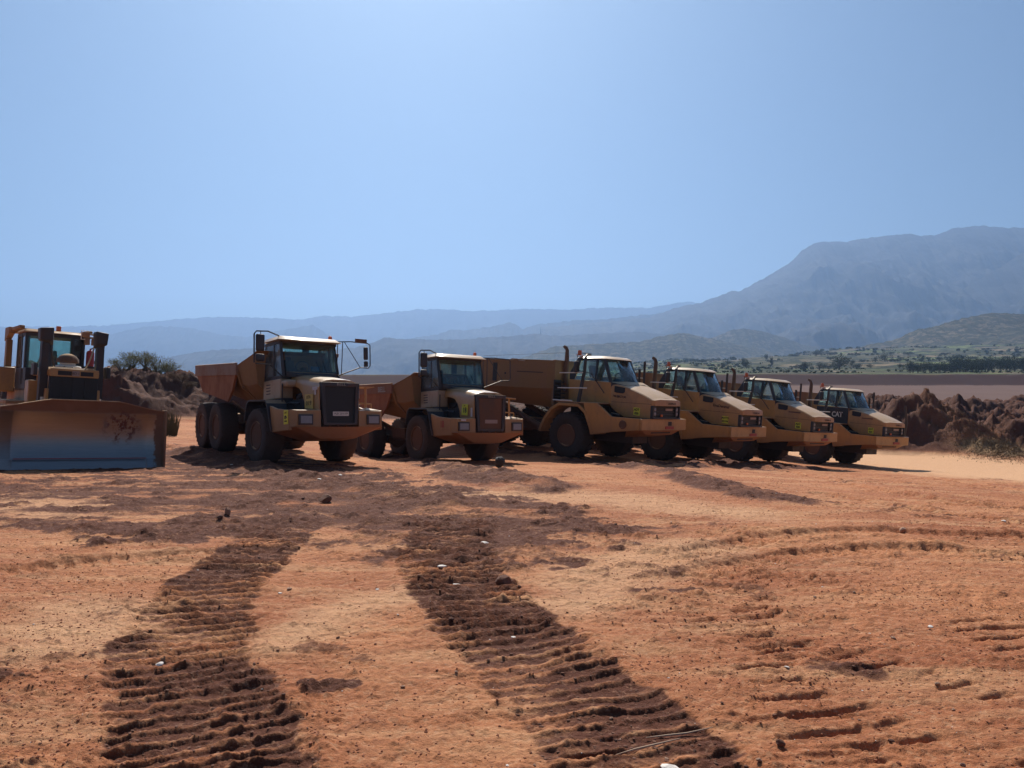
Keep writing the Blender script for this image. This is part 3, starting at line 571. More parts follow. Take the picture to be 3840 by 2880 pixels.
# ------------------------------------------------------------------ blunt-nosed truck (A and B)
def bell_truck(pose,rear_pose,var):
    F=pose_matrix(pose); T=empty('articulated_dump_truck',F); RM=F.inverted()@pose_matrix(rear_pose)
    P='yellow'
    # under frame and engine block
    b=MB(); b.box(-.9,2.1,-.42,.42,.62,1.0); b.box(.35,2.1,-.36,.36,1.0,1.95); b.box(-.25,.2,-1.05,1.05,.60,.9)
    b.tube([(0,-1.1,.77),(0,1.1,.77)],.16,10); b.box(-1.5,-.9,-.3,.3,.62,1.1); b.box(.25,2.1,-.6,-.38,1.12,1.42); b.box(.25,2.1,.38,.6,1.12,1.42)
    b.box(.6,1.4,-.62,-.4,1.42,1.75); b.tube([(.9,-.5,1.3),(1.0,-.58,1.8),(1.3,-.5,1.98)],.06,8)
    b.build('chassis','dark_metal',T,bevel=.01)
    # lower bumper body
    for s in (-1,1):
        q=MB().prism([(.93,1.56),(1.35,1.46),(2.18,1.38),(2.18,.86),(1.08,.84)],s*1.38,s*1.30)
        q.build('side_panel',P,T,bevel=.012)
        q=MB().add([(2.18,s*1.30,.93),(2.18,s*1.38,.93),(2.33,s*1.24,.95),(2.33,s*.56,.93),(2.18,s*.56,.93),(2.18,s*1.30,1.40),(2.18,s*1.38,1.40),(2.33,s*1.24,1.37),(2.33,s*.56,1.38),(2.18,s*.56,1.40)],
            [(0,1,2,3,4),(5,9,8,7,6),(0,5,6,1),(1,6,7,2),(2,7,8,3),(3,8,9,4),(4,9,5,0)])
        q.build('bumper',P,T,bevel=.012)
        MB().box(.95,2.2,s*.62,s*1.30,1.36,1.40).build('deck_plate','yellow_low',T)
        a,c=sorted((s*.80,s*1.20))
        h=MB().box(2.325,2.375,a,c,.99,1.27).build('headlight_housing','black_plastic',T,bevel=.012)
        MB().box(2.377,2.387,a+.045,c-.045,1.03,1.225).build('headlight','lens',h,bevel=.01)
        MB().strip([(1.08,.86),(.80,1.62),(.70,1.70),(-.45,1.76),(-.58,1.68),(-.74,1.22)],s*.86,s*1.43,-.045).build('mudguard','black_plastic',T,bevel=.008)
        for x in (-.5,.7): MB().tube([(x,s*.5,1.3),(x,s*1.0,1.70)],.03,6).build('mudguard_bracket','dark_metal',T)
    c=MB().hull([(2.32,s*1.24,.94) for s in (-1,1)]+[(2.17,s*1.37,.92) for s in (-1,1)]+[(1.08,s*1.37,.84) for s in (-1,1)]+[(2.16,s*.52,.62) for s in (-1,1)]+[(1.25,s*.62,.58) for s in (-1,1)])
    c.build('underbelly_guard','yellow_low',T,bevel=.01)
    for k in (-.33,-.08,.16): MB().tube([(2.28,k,.93),(2.36,k,.96),(2.36,k,1.0)],.018,6).build('tow_pin','muddy_metal',T)
    # hood loft with arch cut in its lower edge
    st=[(.62,2.46,.68,2.10),(.80,2.44,.67,2.12),(1.0,2.42,.66,2.10),(1.20,2.39,.65,2.04),(1.36,2.365,.64,1.90),(1.48,2.34,.635,1.66),(1.50,2.335,.632,1.44),(1.8,2.285,.625,1.42),(2.1,2.235,.61,1.40),(2.28,2.195,.60,1.385)]
    secs=[]
    for x,zt,w,zl in st:
        r=.16
        secs.append([(x,-w,zl),(x,-w,zt-.24),(x,-w+.03,zt-.13),(x,-w+.10,zt-.05),(x,-w+.22,zt-.005),(x,-.2,zt+.02),(x,.2,zt+.02),(x,w-.22,zt-.005),(x,w-.10,zt-.05),(x,w-.03,zt-.13),(x,w,zt-.24),(x,w,zl),
                     (x,w-.03,zl),(x,w-.04,zt-.24),(x,.2,zt-.03),(x,-.2,zt-.03),(x,-w+.04,zt-.24),(x,-w+.03,zl)])
    hood=MB().loft(secs).build('hood','hood_glossy',T,smooth=30)
    MB().hull([(x,y,z) for (x,z,w) in ((.62,2.50,.62),(1.15,2.40,.42)) for y in (-w,w) for z in (z,z-.06)]).build('cowl','black_plastic',hood,bevel=.01)
    # grille frame
    g=MB()
    def ring(y0,y1,z0,z1,yb):  # outer trapezoid
        return [(-y0,z1),(-yb,z0),(yb,z0),(y0,z1)]
    o_=[(-.575,2.13),(-.50,.98),(.50,.98),(.575,2.13)]; i_=[(-.46,2.02),(-.41,1.04),(.41,1.04),(.46,2.02)]
    v=[(2.25,y,z) for y,z in o_]+[(2.37,y,z) for y,z in o_]+[(2.37,y,z) for y,z in i_]+[(2.31,y,z) for y,z in i_]
    f=[]
    for k in range(4):
        j=(k+1)%4; f+=[(k,j,4+j,4+k),(4+k,4+j,8+j,8+k),(8+k,8+j,12+j,12+k)]
    g.add(v,f+[(15,14,13,12)]); gf=g.build('grille_frame','black_plastic',T,bevel=.012)
    gm=MB()
    gm.box(2.310,2.318,-.42,.42,1.045,2.015)
    for k in range(38):
        z=1.05+k*.0255; gm.box(2.315,2.323,-.42-.04*(z-1.04),.42+.04*(z-1.04),z,z+.011)
    gm.build('grille',var['grille'],gf)
    text_mesh('BELL',.085,'ghost_white','emblem',gf,face_front(2.3745,0.02,2.075),sx=1.6)
    npx=MB().box(2.335,2.347,-.22,.25,1.23,1.345).build('number_plate',var['plate'],T)
    if var['plate_text']: text_mesh(var['plate_text'],.085,'ink','lettering',npx,face_front(2.348,.015,1.288),sx=.9)
    # cab
    W=.90; xr=-.62
    sh=MB(); sh.box(xr,.62,-W,W,2.36,2.46); sh.box(xr,xr+.06,-W,W,2.46,2.62)
    for s in (-1,1):
        sh.hull([(xr,s*W,2.4),(xr+.09,s*W,2.4),(xr,s*(W-.08),2.4),(xr+.09,s*(W-.08),2.4),(xr,s*(W-.03),3.46),(xr+.09,s*(W-.03),3.46),(xr,s*(W-.1),3.46),(xr+.09,s*(W-.1),3.46)])
        sh.hull([(.02,s*W,2.4),(.09,s*W,2.4),(.02,s*(W-.05),2.4),(.09,s*(W-.05),2.4),(.0,s*(W-.03),3.46),(.07,s*(W-.03),3.46),(.0,s*(W-.08),3.46),(.07,s*(W-.08),3.46)])
        sh.hull([(.62,s*W,2.4),(.72,s*(W-.06),2.4),(.60,s*(W-.10),2.4),(.38,s*(W-.03),3.46),(.47,s*(W-.08),3.46),(.36,s*(W-.10),3.46)])
    sh.box(xr,.46,-W+.02,W-.02,3.38,3.47)
    sh.hull([(.60,-W+.1,2.40),(.60,W-.1,2.40),(.80,-.6,2.40),(.80,.6,2.40),(.66,-W+.1,2.56),(.66,W-.1,2.56),(.77,-.6,2.53),(.77,.6,2.53)])
    cab=sh.build('cab','black_plastic',T,bevel=.012)
    w=MB(); pane(w,[(.70,-W+.11,2.55),(.70,W-.11,2.55),(.465,W-.12,3.38),(.465,-W+.12,3.38)]); w.build('windshield','glass',cab)
    for s in (-1,1):
        w=MB(); pane(w,[(.09,s*(W-.03),2.46),(.60,s*(W-.04),2.46),(.37,s*(W-.05),3.38),(.06,s*(W-.05),3.38)]); w.build('side_window','glass_side',cab)
        w=MB(); pane(w,[(xr+.1,s*(W-.03),2.46),(.02,s*(W-.03),2.46),(.0,s*(W-.05),3.38),(xr+.1,s*(W-.05),3.38)]); w.build('side_window','glass_side',cab)
    w=MB(); pane(w,[(xr+.02,-W+.1,2.62),(xr+.02,W-.1,2.62),(xr+.02,W-.1,3.38),(xr+.02,-W+.1,3.38)]); w.build('rear_window','glass',cab)
    w=MB(); w.box(xr+.03,xr+.05,.28,.50,2.6,3.38); w.box(xr+.03,xr+.05,-.8,.28,2.88,2.92); w.build('rear_window_frame','black_plastic',cab)
    r=MB(); r.hull([(-.72,-.96,3.50),(-.72,.96,3.50),(.60,-.99,3.47),(.60,.99,3.47),(.80,-.80,3.44),(.80,.80,3.44),(-.66,-.86,3.60),(-.66,.86,3.60),(.40,-.86,3.60),(.40,.86,3.60),(.74,-.7,3.51),(.74,.7,3.51)])
    r.build('roof','cream',cab,bevel=.02)
    m=MB(); m.tube([(-.2,.86,3.56),(-.2,.93,3.66)],.025,6); m.lathe([(.055,0),(.06,.02),(.055,.10),(.02,.13)],(-.1,.96,3.66),'z',12); m.build('beacon','orange_lens',cab)
    s_=MB(); s_.box(-.45,.0,-.45,.05,2.46,2.56); s_.hull([(-.48,-.43,2.5),(-.40,-.43,2.5),(-.48,.03,2.5),(-.40,.03,2.5),(-.55,-.36,3.02),(-.48,-.36,3.02),(-.55,-.04,3.02),(-.48,-.04,3.02)]); s_.box(-.55,-.48,-.3,-.1,3.0,3.14)
    s_.build('seat','seat',cab,bevel=.03)
    m=MB(); m.tube([(.45,-.2+.2*cos(a),2.72+.17*sin(a)) for a in [2*pi*k/16 for k in range(17)]],.018,6); m.box(.42,.62,-.25,-.15,2.46,2.7); m.box(.52,.66,-.8,.8,2.45,2.60); m.build('steering_wheel','seat',cab)
    if var['paper']: MB().box(.56,.62,.0,.25,2.58,2.74).build('blue_box','blue_paper',cab)
    for s in (-1,1):
        m=MB(); m.tube([(.70,s*.1+.35,2.56),(.60,s*.1+.25,2.9)],.012,5); m.build('wiper','seat',cab)
    # cream box under the door with louvres, step box ahead of it
    bx=MB(); bx.box(-.60,.60,-.93,-.55,1.80,2.36); bo=bx.build('service_box','cream',T,bevel=.03)
    lv=MB()
    for k in range(4): lv.box(-.36,-.08,-.937,-.92,1.96+k*.085,1.985+k*.085)
    lv.build('louvre','ink',bo)
    MB().box(-.60,.60,.55,.93,1.80,2.36).build('service_box','cream',T,bevel=.03)
    if var['step']: MB().box(.60,1.0,-.93,-.60,2.10,2.30).build('air_filter_cover','cream',T,bevel=.06)
    # mirrors
    def mirror(s,full):
        fr=MB()
        if s>0:
            fr.tube([(.55,.86,3.52),(.9,1.1,3.50),(1.0,1.62,3.47),(1.0,1.70,3.42),(1.0,1.70,2.80),(1.0,1.64,2.73),(1.0,1.36,2.73),(.85,.72,2.48)],.017,6)
            fr.tube([(.62,.84,3.50),(.80,.70,2.52)],.014,6); fr.tube([(.66,.98,3.50),(.86,.82,2.50)],.014,6); fr.tube([(.7,1.02,3.50),(1.0,1.36,2.74)],.012,6)
        else:
            fr.tube([(.35,-.86,3.60),(1.0,-1.45,3.60),(1.0,-1.78,3.58),(1.0,-1.84,3.50),(1.0,-1.84,2.72)],.02,6)
            fr.tube([(1.0,-1.80,2.70),(.9,-1.35,2.70),(.62,-.90,2.42)],.017,6); fr.tube([(1.0,-1.66,3.60),(1.0,-1.66,3.48)],.012,6)
        fo=fr.build('mirror_arm','dark_metal',T)
        if not full: return
        if s>0:
            MB().box(.97,1.06,1.48,1.61,2.97,3.35).build('mirror','black_plastic',fo,bevel=.03)
            MB().box(.97,1.06,1.49,1.61,2.76,2.93).build('mirror','black_plastic',fo,bevel=.03)
            MB().box(1.0,1.03,1.20,1.58,3.46,3.58).build('reflector_board','muddy_metal',fo)
        else:
            MB().box(.96,1.07,-1.80,-1.56,3.04,3.50).build('mirror','black_plastic',fo,bevel=.04)
            MB().box(.96,1.07,-1.80,-1.56,2.76,2.96).build('mirror','black_plastic',fo,bevel=.04)
    mirror(1,var['mirrors']); mirror(-1,True)
    # left step rail
    m=MB(); m.box(1.5,2.0,.78,1.25,2.06,2.085) if var['mirrors'] else m.tube([(1.9,.72,2.09),(1.9,1.27,2.06)],.03,6)
    m.tube([(1.85,1.05,1.38),(1.85,1.05,2.06)],.035,8); m.tube([(1.85,.66,1.62),(1.85,1.22,1.60)],.025,6); m.tube([(1.9,1.2,1.40),(1.9,1.2,1.60)],.018,6)
    m.build('step_rail',P,T)
    m=MB(); m.hull([(1.9,.8,1.40),(2.3,.8,1.40),(1.9,1.3,1.40),(2.25,1.25,1.40),(2.0,.9,1.47),(2.15,.9,1.47),(2.0,1.1,1.45)]); m.build('lamp_cowl','cream',T)
    # steps / tanks under cab on near side
    m=MB(); m.box(.62,.70,-.95,-.6,1.5,1.80); m.tube([(.75,-.95,1.5),(.78,-.95,2.2)],.02,6); m.tube([(.7,-.85,1.60),(.95,-.8,1.66),(1.3,-.7,1.62)],.03,6); m.box(.2,.6,-.9,-.6,1.35,1.8); m.build('step_ladder','dark_metal',T)
    # stickers and writing
    if var['id']=='19':
        p=MB().box(1.86,2.12,-1.392,-1.386,1.02,1.39).build('number_sticker','sticker',T); text_mesh('ADT',.07,'ink','lettering',p,face_side(1.99,-1.3935,1.32)); text_mesh('19',.2,'ink','lettering',p,face_side(1.99,-1.3935,1.15,rad(90)),bold=.006)
        pt=[(1.54,1.85),(1.56,1.475),(2.04,1.43),(2.04,1.83)]
        p=MB().prism(pt,-.650,-.642).build('number_board','plate_old',T); text_mesh('KTA',.12,'ink','lettering',p,face_side(1.78,-.652,1.755)); text_mesh('019',.17,'ink','lettering',p,face_side(1.79,-.652,1.59),sx=1.3)
        q=MB().box(1.98,2.27,-.636,-.630,1.93,2.02); q.box(2.10,2.18,-.636,-.630,1.80,1.93); q.build('tape_patch','tape',T)
        MB().box(2.15,2.26,.618,.624,1.72,2.0).build('tape_patch','tape',T)
    else:
        p=MB().prism([(1.66,1.86),(1.62,1.52),(1.98,1.48),(2.02,1.84)],-.650,-.642).build('number_sticker','sticker',T); text_mesh('ADT',.045,'ink','lettering',p,face_side(1.82,-.652,1.80)); text_mesh('18',.23,'ink','lettering',p,face_side(1.82,-.652,1.65),bold=.003)
        text_mesh('18',.30,'redpaint','painted_number',T,face_side(1.66,-1.3835,1.20),bold=.006,sx=.8)
        MB().box(2.376,2.380,-1.12,-.94,1.30,1.35).build('tape_patch','tape',T); MB().box(2.16,2.25,-.636,-.630,1.44,1.72).build('tape_patch','tape',T)
    # rear frame, body, wheels
    fr=MB(); fr.box(-2.6,2.6,-.36,.36,.75,1.18); fr.box(2.2,2.95,-.25,.25,.55,1.15); fr.box(-1.9,.3,-.52,.52,.62,.92)
    for x in (0,-1.67): fr.tube([(x,-1.1,.78),(x,1.1,.78)],.17,10); fr.lathe([(.3,-.12),(.34,0),(.3,.12)],(x,0,.78),'x',14)
    for s in (-1,1): fr.tube([(1.6,s*.62,.95),(-.8,s*.62,1.55)],.10,10); fr.box(.9,1.9,s*.4,s*.72,.85,1.2)
    fr.build('rear_frame','muddy_metal',T,bevel=.01,M=RM)
    st=[(-2.15,1.42,2.80,1.38,2.45,.80,2.28),(-1.3,1.44,2.79,1.36,2.35,.78,1.95),(-.2,1.45,2.78,1.33,2.2,.75,1.80),(1.3,1.45,2.74,1.30,2.15,.72,1.62),(2.35,1.45,2.72,1.30,2.15,.70,1.52),(2.9,1.40,2.86,1.26,2.1,.68,1.50),(3.35,1.30,3.02,1.2,2.15,.66,1.62)]
    bo=body_tub(st).build('dump_body',var['body'],T,M=RM,smooth=20)
    hb=MB(); hb.hull([(3.33,y,z) for y,z in ((-1.3,3.02),(1.3,3.02),(-1.2,2.15),(1.2,2.15),(-.66,1.62),(.66,1.62))]+[(3.42,y,z) for y,z in ((-1.28,3.05),(1.28,3.05),(-1.18,2.15),(1.18,2.15),(-.64,1.64),(.64,1.64))])
    hb.hull([(x,y,z) for x,y,z in ((3.30,-1.32,3.0),(3.30,1.32,3.0),(3.52,-1.25,3.12),(3.52,1.25,3.12),(3.40,-1.32,3.0),(3.40,1.32,3.0),(3.60,-1.25,3.11),(3.60,1.25,3.11))]); hb.build('headboard',var['body'],bo,M=RM,bevel=.01)
    for s in (-1,1):
        rl=MB()
        rl.hull([(x,s*y,z) for x in (-2.18,2.38) for y,z in ((1.435,2.80 if x<0 else 2.74),(1.50,2.80 if x<0 else 2.74),(1.50,2.48 if x<0 else 2.42),(1.40,2.48 if x<0 else 2.42))])
        rl.tube([(-2.18,s*1.47,2.82),(2.36,s*1.47,2.76)],.04,8)
        rl.build('side_rail',var['rail'],bo,M=RM,bevel=.008)
        for x in (2.36,): MB().hull([(x-.05,s*1.36,2.5),(x+.05,s*1.36,2.5),(x-.05,s*1.47,2.5),(x+.05,s*1.47,2.5),(x-.05,s*1.30,2.05),(x+.05,s*1.30,2.05),(x-.05,s*.80,1.68),(x+.05,s*.80,1.68),(x-.05,s*.86,1.66),(x+.05,s*.86,1.66)]).build('body_rib',var['body'],bo,M=RM)
    tg=MB()
    for s in (-1,1): tg.prism([(-2.05,2.50),(-1.30,1.93),(1.52,1.62),(1.95,1.95),(2.25,2.44)],s*1.47,s*1.40)
    tg.build('tail_wing','orange_rust',bo,M=RM,bevel=.006)
    if var['id']=='18': text_mesh('BELL',.26,'ghost_white','lettering',bo,RM@face_side(1.62,-1.505,2.58),bold=.008,sx=1.1)
    for x in (0,-1.67):
        for s in (-1,1): wheel_parts(.80,.56,s,26,True,'muddy_metal',T,x,s*1.14,.78,M=RM)
    for s in (-1,1): wheel_parts(.80,.56,s,26,True,'muddy_metal',T,0,s*1.14,.77)
    return T
# ------------------------------------------------------------------ long-nosed truck (C..F)
def cat_truck(pose,ejector):
    F=pose_matrix(pose); T=empty('articulated_dump_truck',F); P='yellow'
    b=MB(); b.box(-.9,2.1,-.45,.45,.72,1.15); b.box(1.2,2.95,-.6,.6,1.15,2.0); b.tube([(0,-1.2,.87),(0,1.2,.87)],.18,10); b.box(-1.7,-.9,-.32,.32,.7,1.2); b.box(-.6,1.2,-.7,.7,1.2,2.0)
    b.box(1.0,1.7,-1.25,-.85,1.25,1.62); b.tube([(1.2,-1.0,1.3),(1.5,-.95,1.75),(1.8,-.9,1.7)],.05,8); b.tube([(1.1,-.9,1.9),(1.6,-1.0,1.5)],.04,6)
    b.build('chassis','dark_metal',T,bevel=.012)
    # side skirts / bumper
    for s in (-1,1):
        q=MB(); top=[(.72,2.10),(1.32,2.10),(1.92,1.665),(3.0,1.665)]; bot=[(3.0,1.27),(2.0,1.14),(1.12,.98)]
        def wy(x): return 1.62 if x<1.2 else 1.62-(x-1.2)*.22/1.8
        prof=top+bot; n=len(prof)
        v=[(x,s*wy(x),z) for x,z in prof]+[(x,s*(wy(x)-.08),z) for x,z in prof]
        q.add(v,[tuple(range(n)),tuple(range(2*n-1,n-1,-1))]+[(i,(i+1)%n,(i+1)%n+n,i+n) for i in range(n)])
        q.build('side_panel',P,T,bevel=.012)
        arc=[(1.12,.98),(1.02,1.25),(.80,1.70),(.50,1.92),(-.40,1.92),(-.72,1.74),(-1.0,1.42),(-1.2,1.05),(-1.26,.90)]
        MB().strip(arc,s*.85,s*1.64,-.11).build('mudguard',P,T,bevel=.012)
        d=MB().box(-.55,.72,s*.85,s*1.62,2.055,2.085); d.box(.72,1.35,s*.85,s*1.60,2.07,2.095); d.build('deck_plate','yellow_low',T)
    bp=MB(); bp.prismx([(-1.39,1.665),(-1.39,1.275),(-1.1,1.26),(1.1,1.26),(1.38,1.275),(1.38,1.665)],3.0,3.10); bp.box(2.9,3.08,-1.36,1.36,1.60,1.66)
    bo=bp.build('bumper',P,T,bevel=.02)
    MB().box(3.102,3.112,.20,.42,1.43,1.57).build('tow_hole','ink',bo,bevel=.02)
    MB().box(3.102,3.125,.02,.56,1.31,1.41).build('tow_plate','redpaint',bo,bevel=.01)
    MB().hull([(2.98,-1.2,1.26),(2.98,1.2,1.26),(2.2,-1.0,1.20),(2.2,1.0,1.20),(2.9,-.8,1.10),(2.9,.8,1.10),(2.0,-.8,.95),(2.0,.8,.95)]).build('underbelly_guard','yellow_low',T,bevel=.01)
    # hood
    st=[(1.34,2.88,.84,2.0),(1.6,2.865,.845,1.82),(1.95,2.80,.85,1.67),(2.3,2.70,.85,1.67),(2.65,2.58,.85,1.68),(2.95,2.455,.85,1.68),(3.10,2.38,.845,1.69)]
    secs=[]
    for x,zt,w,zl in st:
        e=zt-.10 if x<2 else zt-.10
        secs.append([(x,-w,zl),(x,-w,e-.06),(x,-w+.015,e-.01),(x,-w+.05,e+.02),(x,-.45,zt-.025),(x,0,zt),(x,.45,zt-.025),(x,w-.05,e+.02),(x,w-.015,e-.01),(x,w,e-.06),(x,w,zl),(x,w-.04,zl),(x,w-.05,e-.1),(x,0,zt-.06),(x,-w+.05,e-.1),(x,-w+.04,zl)])
    hood=MB().loft(secs).build('hood',P,T,smooth=25)
    # nose panel above the grille
    n_=MB(); n_.hull([(3.09,-.845,2.31),(3.09,.845,2.31),(3.10,-.5,2.37),(3.10,.5,2.37),(3.17,-.80,2.29),(3.17,.80,2.29),(3.22,-.55,2.33),(3.22,.55,2.33),(3.09,-.85,2.13),(3.09,.85,2.13),(3.19,-.80,2.12),(3.19,.80,2.12),(3.26,-.5,2.12),(3.26,.5,2.12)])
    no=n_.build('nose_panel',P,hood,bevel=.012)
    text_mesh('CATERPILLAR',.095,'ink','lettering',no,face_front(3.262,.13,2.20),sx=.85)
    g=MB(); g.box(3.02,3.06,-.84,.84,1.70,2.12); 
    gf=g.build('grille','grille_mesh',T)
    q=MB(); q.box(3.04,3.16,-.85,-.79,1.68,2.12); q.box(3.04,3.16,.79,.85,1.68,2.12); q.box(3.04,3.18,-.85,.85,1.665,1.71)
    for z in (1.80,1.90,2.00): q.box(3.06,3.09,-.55,.6,z,z+.015)
    q.build('grille_frame','black_plastic',gf,bevel=.01)
    for s in (-1,1):
        h=MB().box(3.06,3.12,s*.60,s*.77,1.74,2.09).build('headlight_housing','black_plastic',T,bevel=.01)
        for z in (1.84,1.99): MB().lathe([(.062,0),(.062,.012),(.05,.02),(.001,.026)],(3.12,s*.685,z),'x',14).build('headlight','lens',h)
    MB().box(3.08,3.10,.0,.44,1.95,2.03).build('number_plate','plate_blank',T)
    MB().box(3.08,3.13,-.30,-.20,1.74,1.82).build('indicator','orange_lens',T,bevel=.01)
    for s in (-1,1):
        a,c=sorted((s*.842,s*.862)); MB().prism([(1.50,2.73),(1.50,2.52),(1.60,2.49),(1.88,2.48),(1.95,2.53),(1.95,2.68)],a if s<0 else c,c if s<0 else a).build('hood_vent','ink',hood)
    sm=MB(); sm.box(1.40,3.08,-.853,-.848,2.158,2.168); sm.build('panel_seam','ink',hood)
    # cowl (dark slope under the windshield)
    MB().hull([(1.32,-.86,2.86),(1.32,.86,2.86),(1.70,-.55,2.90),(1.70,.55,2.90),(1.32,-.84,2.62),(1.32,.84,2.62),(1.96,-.70,2.74),(1.96,.70,2.74),(1.97,-.3,2.80),(1.97,.3,2.80),(1.9,-.6,2.68),(1.9,.6,2.68)]).build('cowl','black_plastic',T,bevel=.01)
    # cab
    W=.85; ZR=3.74
    lo=MB(); lo.hull([(-.62,-W,2.06),(-.62,W,2.06),(1.34,-W,2.06),(1.34,W,2.06),(-.62,-W,2.90),(-.62,W,2.90),(1.32,-W,2.85),(1.32,W,2.85),(1.60,-.5,2.86),(1.60,.5,2.86)])
    lo.build('cab_lower',P,T,bevel=.02)
    sh=MB()
    def post(p0,p1,r=.05): 
        a=Vector(p0);c=Vector(p1); sh.hull([(q+Vector((dx,dy,0)))[:] for q in (a,c) for dx in (-r,r) for dy in (-r*.8,r*.8)])
    for s in (-1,1):
        post((1.30,s*(W-.04),2.84),(.92,s*(W-.10),ZR-.05),.055)
        post((.62,s*(W-.03),2.86),(.60,s*(W-.10),ZR-.05),.04)
        sh.hull([(x,s*y,z) for x,z in ((-.62,2.88),(-.40,2.88),(-.62,3.15),(-.42,3.20),(-.30,3.66),(-.12,3.70)) for y in (W-.02,W-.09)])
    post((1.66,.12,2.87),(1.16,.10,ZR-.06),.03)
    sh.hull([(-.32,-.78,3.62),(-.32,.78,3.62),(.98,-.78,3.66),(.98,.78,3.66),(1.22,-.4,3.66),(1.22,.4,3.66),(-.32,-.78,3.70),(-.32,.78,3.70),(1.0,-.78,3.70),(1.0,.78,3.70),(1.24,-.4,3.70),(1.24,.4,3.70)])
    sh.box(-.6,-.5,-W+.05,W-.05,2.88,3.05)
    cab=sh.build('cab','black_plastic',T,bevel=.01)
    n=5
    for i in range(n):  # curved windshield in one mesh
        pass
    ws=MB(); bot=[];tp=[]
    for i in range(9):
        u=-1+i/4; yb=u*(W-.08); yt=u*(W-.14)
        bot.append((1.34+.36*(1-u*u),yb,2.87)); tp.append((.98+.22*(1-u*u),yt,ZR-.06))
    ws.loft([[b_,t_,(t_[0]-.012,t_[1],t_[2]),(b_[0]-.012,b_[1],b_[2])] for b_,t_ in zip(bot,tp)]); ws.build('windshield','glass',cab,smooth=60)
    for s in (-1,1):
        w=MB(); pane(w,[(.66,s*(W-.04),2.88),(1.25,s*(W-.05),2.86),(.90,s*(W-.11),ZR-.08),(.64,s*(W-.11),ZR-.08)]); w.build('side_window','glass_side',cab)
        w=MB(); pane(w,[(-.38,s*(W-.04),2.90),(.58,s*(W-.04),2.88),(.56,s*(W-.11),ZR-.08),(-.10,s*(W-.11),ZR-.08)]); w.build('side_window','glass_side',cab)
    w=MB(); pane(w,[(-.56,-W+.1,3.05),(-.56,W-.1,3.05),(-.30,W-.1,3.62),(-.30,-W+.1,3.62)]); w.build('rear_window','glass',cab)
    r=MB(); r.hull([(-.34,-.80,3.70),(-.34,.80,3.70),(1.02,-.80,3.69),(1.02,.80,3.69),(1.32,-.4,3.67),(1.32,.4,3.67),(-.28,-.68,3.78),(-.28,.68,3.78),(.85,-.68,3.79),(.85,.68,3.79),(1.20,-.35,3.74),(1.20,.35,3.74)])
    r.build('roof','cream',cab,bevel=.03)
    s_=MB(); s_.box(-.1,.4,-.25,.25,2.90,3.02); s_.hull([(-.15,-.23,2.95),(-.03,-.23,2.95),(-.15,.23,2.95),(-.03,.23,2.95),(-.28,-.18,3.45),(-.18,-.18,3.45),(-.28,.18,3.45),(-.18,.18,3.45)]); s_.build('seat','seat',cab,bevel=.03)
    m=MB(); m.tube([(1.0,.19*cos(a),3.05+.15*sin(a)) for a in [2*pi*k/16 for k in range(17)]],.018,6); m.hull([(1.1,-.5,2.88),(1.5,-.35,2.88),(1.1,.5,2.88),(1.5,.35,2.88),(1.12,-.4,3.0),(1.35,-.3,2.97),(1.12,.4,3.0),(1.35,.3,2.97)]); m.build('steering_wheel','seat',cab)
    MB().tube([(1.56,.25,2.90),(1.45,.55,3.08)],.012,5).build('wiper','seat',cab)
    m=MB(); m.box(-.35,-.15,-.84,-.66,3.80,3.82); m.lathe([(.07,0),(.075,.02),(.07,.14),(.05,.17)],(-.25,-.76,3.82),'z',12); m.build('beacon','orange_lens',cab)
    MB().tube([(-.34,-.76,3.72),(-.34,-.76,3.90),(.30,-.76,3.86)],.015,6).build('beacon_guard','dark_metal',cab)
    # leaning guard tube from roof to deck, near side
    MB().tube([(.30,-.80,3.82),(.42,-1.15,3.80),(.46,-1.28,3.70),(.46,-1.30,3.26),(.26,-1.32,2.09)],[.035,.045,.055,.06,.075],10).build('guard_tube','dark_metal',T)
    for s in (-1,):
        a=MB().tube([(.44,s*1.3,3.2),(.35,s*1.45,3.2),(.30,s*1.48,3.3)],.018,6).build('mirror_arm','dark_metal',T)
        MB().box(.16,.28,s*1.60,s*1.36,3.14,3.56).build('mirror','black_plastic',a,bevel=.05)
    MB().tube([(.50,-1.25,3.16),(.60,-1.1,3.14),(1.10,-.92,2.45)],.018,6).build('grab_strut','dark_metal',T)
    m=MB(); m.tube([(-.55,-1.50,3.11),(.5,-1.45,3.15)],.022,6); m.build('handrail','white_metal',T)
    m=MB(); m.tube([(-.60,-1.50,2.56),(.75,-1.50,2.60)],.022,6); m.build('handrail','white_metal',T)
    m=MB(); 
    for z in (2.2,2.34,2.48,2.62,2.76): m.box(-.95,-.70,-1.30,-.95,z,z+.03)
    m.box(-.97,-.93,-1.32,-.93,2.05,2.85); m.build('step_ladder','dark_metal',T)
    m=MB(); m.tube([(-.8,-1.5,2.11),(-.3,-1.62,2.11)],.025,6); m.box(-.30,.12,-1.62,-1.50,2.10,2.14); m.build('deck_edge','white_metal',T)
    # exhaust behind the cab and intake pipes on the far side
    MB().tube([(-.98,-.62,2.4),(-.98,-.62,3.75),(-.98,-.62,3.98),(-1.04,-.62,4.08),(-1.14,-.62,4.14)],[.085,.085,.07,.07,.06],12).build('exhaust_stack','muddy_metal',T)
    MB().tube([(1.30,1.22,2.09),(1.30,1.22,3.70)],.045,8).build('intake_pipe','dark_metal',T)
    MB().tube([(1.10,1.22,2.09),(1.08,1.22,3.40)],.05,8).build('intake_pipe','dark_metal',T)
    MB().tube([(.75,1.25,3.08),(1.24,1.22,3.08)],.022,6).build('handrail','white_metal',T)
    MB().tube([(1.30,1.25,2.62),(1.34,1.5,2.62)],.02,6).build('handrail','white_metal',T)
